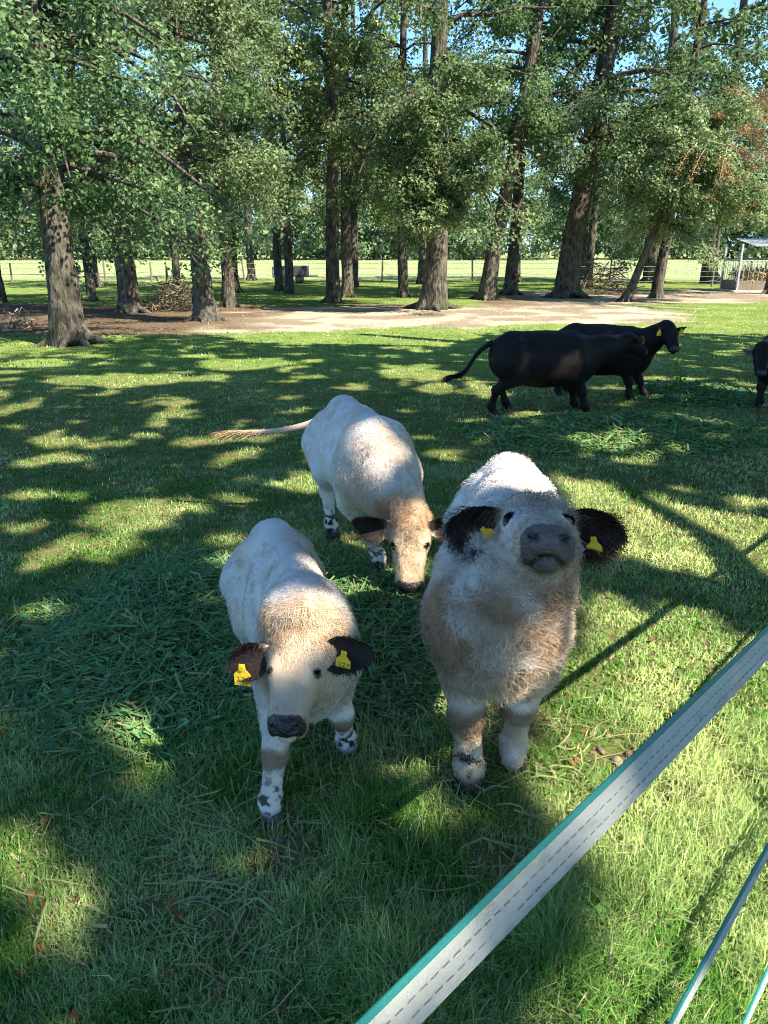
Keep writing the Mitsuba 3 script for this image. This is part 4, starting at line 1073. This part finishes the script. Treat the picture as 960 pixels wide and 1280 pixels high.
fence_tape('electric_fence_tape', 'narrow greenish fence tape, the middle strand in the near corner', .75, .019, (.452, .881), (.66, .751), .0025, .3)
fence_tape('electric_fence_tape', 'narrow greenish fence tape, lowest strand in the near corner', .30, .019, (.786, 1.2255), (.66, .751), .0025, .3)

# ------------------------------------------------------------------ behind the pasture: fence, feeder, brush, trailer
def wire_fence(label, pts, step, hgt, strands_z, seed):
    rng = rng_(seed)
    t = thing('wire_fence', label, 'fence')
    P = np.array(pts, float)
    seg = np.r_[0, np.cumsum(np.linalg.norm(np.diff(P, axis=0), axis=1))]
    tops = []
    for q in np.arange(0, seg[-1] + .01, step):
        x, y = np.interp(q, seg, P[:, 0]), np.interp(q, seg, P[:, 1])
        h_ = hgt * rng.uniform(.9, 1.12); ln = rng.normal(0, .04, 2) * h_
        V, F = tube(np.array([[x, y, -.1], [x + ln[0] * .5, y + ln[1] * .5, h_ * .5], [x + ln[0], y + ln[1], h_], [x + ln[0], y + ln[1], h_ + .03]]), [.06, .057, .053, .035], 8)
        put(t + '__post', V, F, 'mat_wood', smooth=True)
        tops.append((x, y))
    X = np.array(tops)
    for z in strands_z:
        u = np.linspace(0, len(X) - 1, (len(X) - 1) * 4 + 1)
        L = np.stack([np.interp(u, np.arange(len(X)), X[:, 0]), np.interp(u, np.arange(len(X)), X[:, 1]) - .062, z - .035 * np.abs(np.sin(u * math.pi))], -1)
        put(t + '__wire', *tube(L, .009, 5), 'mat_metal', smooth=True)
wire_fence('long post and wire fence between the trees and the bright field', [(-32, 50), (-12, 50.5), (8, 51.5), (30, 50)], 2.9, 1.2, (.45, .8, 1.1), 1)
wire_fence('short near fence with pale wires at the left edge behind the thick oak', [(-17, 33.4), (-13.4, 34.0), (-6.8, 39)], 4.0, 1.25, (.55, .95), 2)
wire_fence('wire fence behind the crooked oak, running to the hay feeder', [(10, 44.2), (16, 43.6), (26, 42)], 2.6, 1.25, (.3, .55, .8, 1.05), 3)

def brush(name, label, cx, cy, r, hgt, n, seed, col=(.16, .125, .085)):
    rng = rng_(seed)
    t = thing(name, label, 'brush')
    A = Acc()
    for i in range(n):
        a = rng.uniform(0, 6.28); q = r * math.sqrt(rng.uniform(0, 1))
        x, y = cx + q * math.cos(a), cy + q * .7 * math.sin(a)
        z = hgt * (1 - (q / r) ** 2) * rng.uniform(.05, 1) + .04
        d = unit(rng.normal(size=3) * [1, 1, .38]) * rng.uniform(.25, .8) * r * .8
        p = np.array([[x, y, z] - d * .5, np.array([x, y, z]) + rng.normal(0, .06, 3), [x, y, z] + d * .5]); p[:, 2] = np.maximum(p[:, 2], .02)
        w = rng.uniform(.008, .032)
        A.add(*tube(p, [w, w * .8, w * .35], 5), C=np.array(col) * rng.uniform(.4, 1.7))
    A.put(t, 'mat_matte')
    labels[t]['kind'] = 'stuff'
brush('brush_pile', 'pile of dead sticks between the bare striped oak and the flared oak', -6.95, 26.6, 1.15, 1.15, 240, 1)
brush('brush_pile_001', 'dark heap of fallen branches right of the massive leaning oak', 9.6, 36.5, 1.9, 1.5, 260, 2, (.10, .08, .06))
brush('brush_pile_002', 'small heap of broken branches at the left edge before the thick oak', -9.3, 19.6, .75, .5, 60, 3, (.22, .18, .12))

def feeder():
    t = thing('hay_feeder', 'galvanised hay feeder with upright bars and a pale roof, in sun at the right edge', 'hay feeder')
    x0, x1, y0, y1 = 16.6, 19.8, 37.6, 39.4
    put(t + '__tray', *box(((x0 + x1) / 2, (y0 + y1) / 2, .30), (x1 - x0, y1 - y0, .42), bevel=.02), 'mat_wood')
    put(t + '__plinth', *box(((x0 + x1) / 2, (y0 + y1) / 2, .04), (x1 - x0 + .5, y1 - y0 + .5, .1), bevel=.02), 'mat_matte', (.42, .38, .30))
    for x in (x0, x1):
        for y in (y0, y1):
            put(t + '__post', *box((x, y, 1.1), (.09, .09, 2.1), bevel=.01), 'mat_metal')
    for y in (y0, y1):
        put(t + '__rail', *tube(np.array([[x0, y, 1.42], [x1, y, 1.42]]), .03, 8), 'mat_metal', smooth=True)
    for x in (x0, x1):
        put(t + '__rail', *tube(np.array([[x, y0, 1.42], [x, y1, 1.42]]), .03, 8), 'mat_metal', smooth=True)
    for y in (y0, y1):
        for x in np.arange(x0 + .22, x1 - .1, .235):
            put(t + '__bar', *tube(np.array([[x, y, .5], [x, y, 1.42]]), .014, 6), 'mat_metal', smooth=True)
    for y in np.arange(y0 + .25, y1 - .1, .26):
        put(t + '__bar', *tube(np.array([[x0, y, .5], [x0, y, 1.42]]), .014, 6), 'mat_metal', smooth=True)
    A = Acc()
    xs = np.linspace(x0 + .55, x1 + .5, 36)
    for k in range(35):
        z = 2.15 + .03 * (k % 2)
        A.add(np.array([[xs[k], y0 - .35, z - .12], [xs[k + 1], y0 - .35, 2.15 + .03 * ((k + 1) % 2) - .12], [xs[k + 1], y1 + .35, 2.15 + .03 * ((k + 1) % 2) + .25], [xs[k], y1 + .35, z + .25]]), [[0, 1, 2, 3]])
    A.put(t + '__roof', 'mat_metal', color=False)
    rng = rng_(4); n = 900
    c = np.stack([rng.uniform(x0 + .15, x1 - .1, n), rng.uniform(y0 + .1, y1 - .1, n), .5 + rng.uniform(0, .5, n) * (.5 + .8 * fb(np.arange(n) * .05, 0, 0))], -1)
    d = rng.normal(size=(n, 3)) * .16; w = rng.normal(size=(n, 3)) * .012
    V = np.stack([c - d - w, c - d + w, c + d + w, c + d - w], 1).reshape(-1, 3); k = np.arange(n)[:, None] * 4
    hk = put('hay', V, np.hstack([k, k + 1, k + 2, k + 3]), 'mat_grass', np.repeat(np.array([.42, .34, .17]) * rng.uniform(.5, 1.2, (n, 1)), 4, 0))
    tag(hk, 'loose yellow hay lying inside the hay feeder', 'hay', kind='stuff')
feeder()

def trailer():
    t = thing('small_trailer', 'small dark trailer with a pale front, standing by the field fence between the twin trunks', 'trailer')
    put(t + '__body', *box((-5.3, 48.2, .68), (1.5, 1.2, .62), bevel=.04), 'mat_plastic', (.05, .06, .06))
    put(t + '__front_panel', *box((-6.35, 48.2, .64), (.56, 1.15, .66), bevel=.05), 'mat_plastic', (.32, .38, .42))
    put(t + '__tow_bar', *box((-4.3, 48.2, .4), (.7, .08, .08), bevel=.01), 'mat_metal')
    for x in (-5.9, -5.0):
        V, F = tube(np.array([[x, 47.45, .27], [x, 47.5, .27], [x, 47.62, .27], [x, 47.66, .27]]), [.2, .27, .27, .2], 20)
        put(t + '__wheel', V, F, 'mat_matte', (.03, .03, .03))
trailer()

# trodden clods and a low leafy weed near the fence
def clods():
    rng = rng_(14)
    import trimesh
    A = Acc()
    b = trimesh.creation.icosphere(2, 1.0); bv, bf = np.array(b.vertices), np.array(b.faces)
    for (cx, cy, r, n) in ((.60, 1.70, .10, 46), (.72, 1.62, .09, 36), (1.0, 2.55, .2, 26), (.46, 1.40, .08, 20), (-.22, 2.05, .12, 14), (-3.0, 7.2, .1, 5)):
        for i in range(n):
            x, y = cx + rng.normal(0, r * .6), cy + rng.normal(0, r * .5); q = rng.uniform(.005, .022)
            v = bv * q * rng.uniform(.7, 1.3, 3) * [1, 1, .7]
            v = v * (1 + .7 * (fb(bv[:, 0] + i, bv[:, 1], bv[:, 2], 1.6, 2, 3) - .5))[:, None]
            A.add(v + [x, y, float(gz(x, y)) + q * .3], bf, C=np.array([.20, .15, .105]) * rng.uniform(.5, 1.3))
    A.put('soil_clods', 'mat_matte', smooth=True)
    tag('soil_clods', 'crumbled clods of dry soil among the grass near the fence', 'soil', kind='stuff')
    A = Acc()
    for a in np.linspace(0, 6.28, 7)[:-1]:
        n = np.array([math.cos(a) * .4, math.sin(a) * .4, 1.0])
        p = np.array([.625 + .04 * math.cos(a), 1.80 + .04 * math.sin(a), .055])
        V, F = leaf_quads(p[None], n[None], .055, rng, .85); A.add(V, F, (.10, .22, .06))
    k = thing('weed', 'low broad leaved weed growing beside the bare clods near the fence', 'weed')
    A.put(k, 'mat_grass')
clods()

fodder('dry_straw', 'loose dry stems lying in the grass near the fence', .35, 2.1, 1.5, 1.0, 1700, 10, .03, 55, (.34, .31, .16), .7)
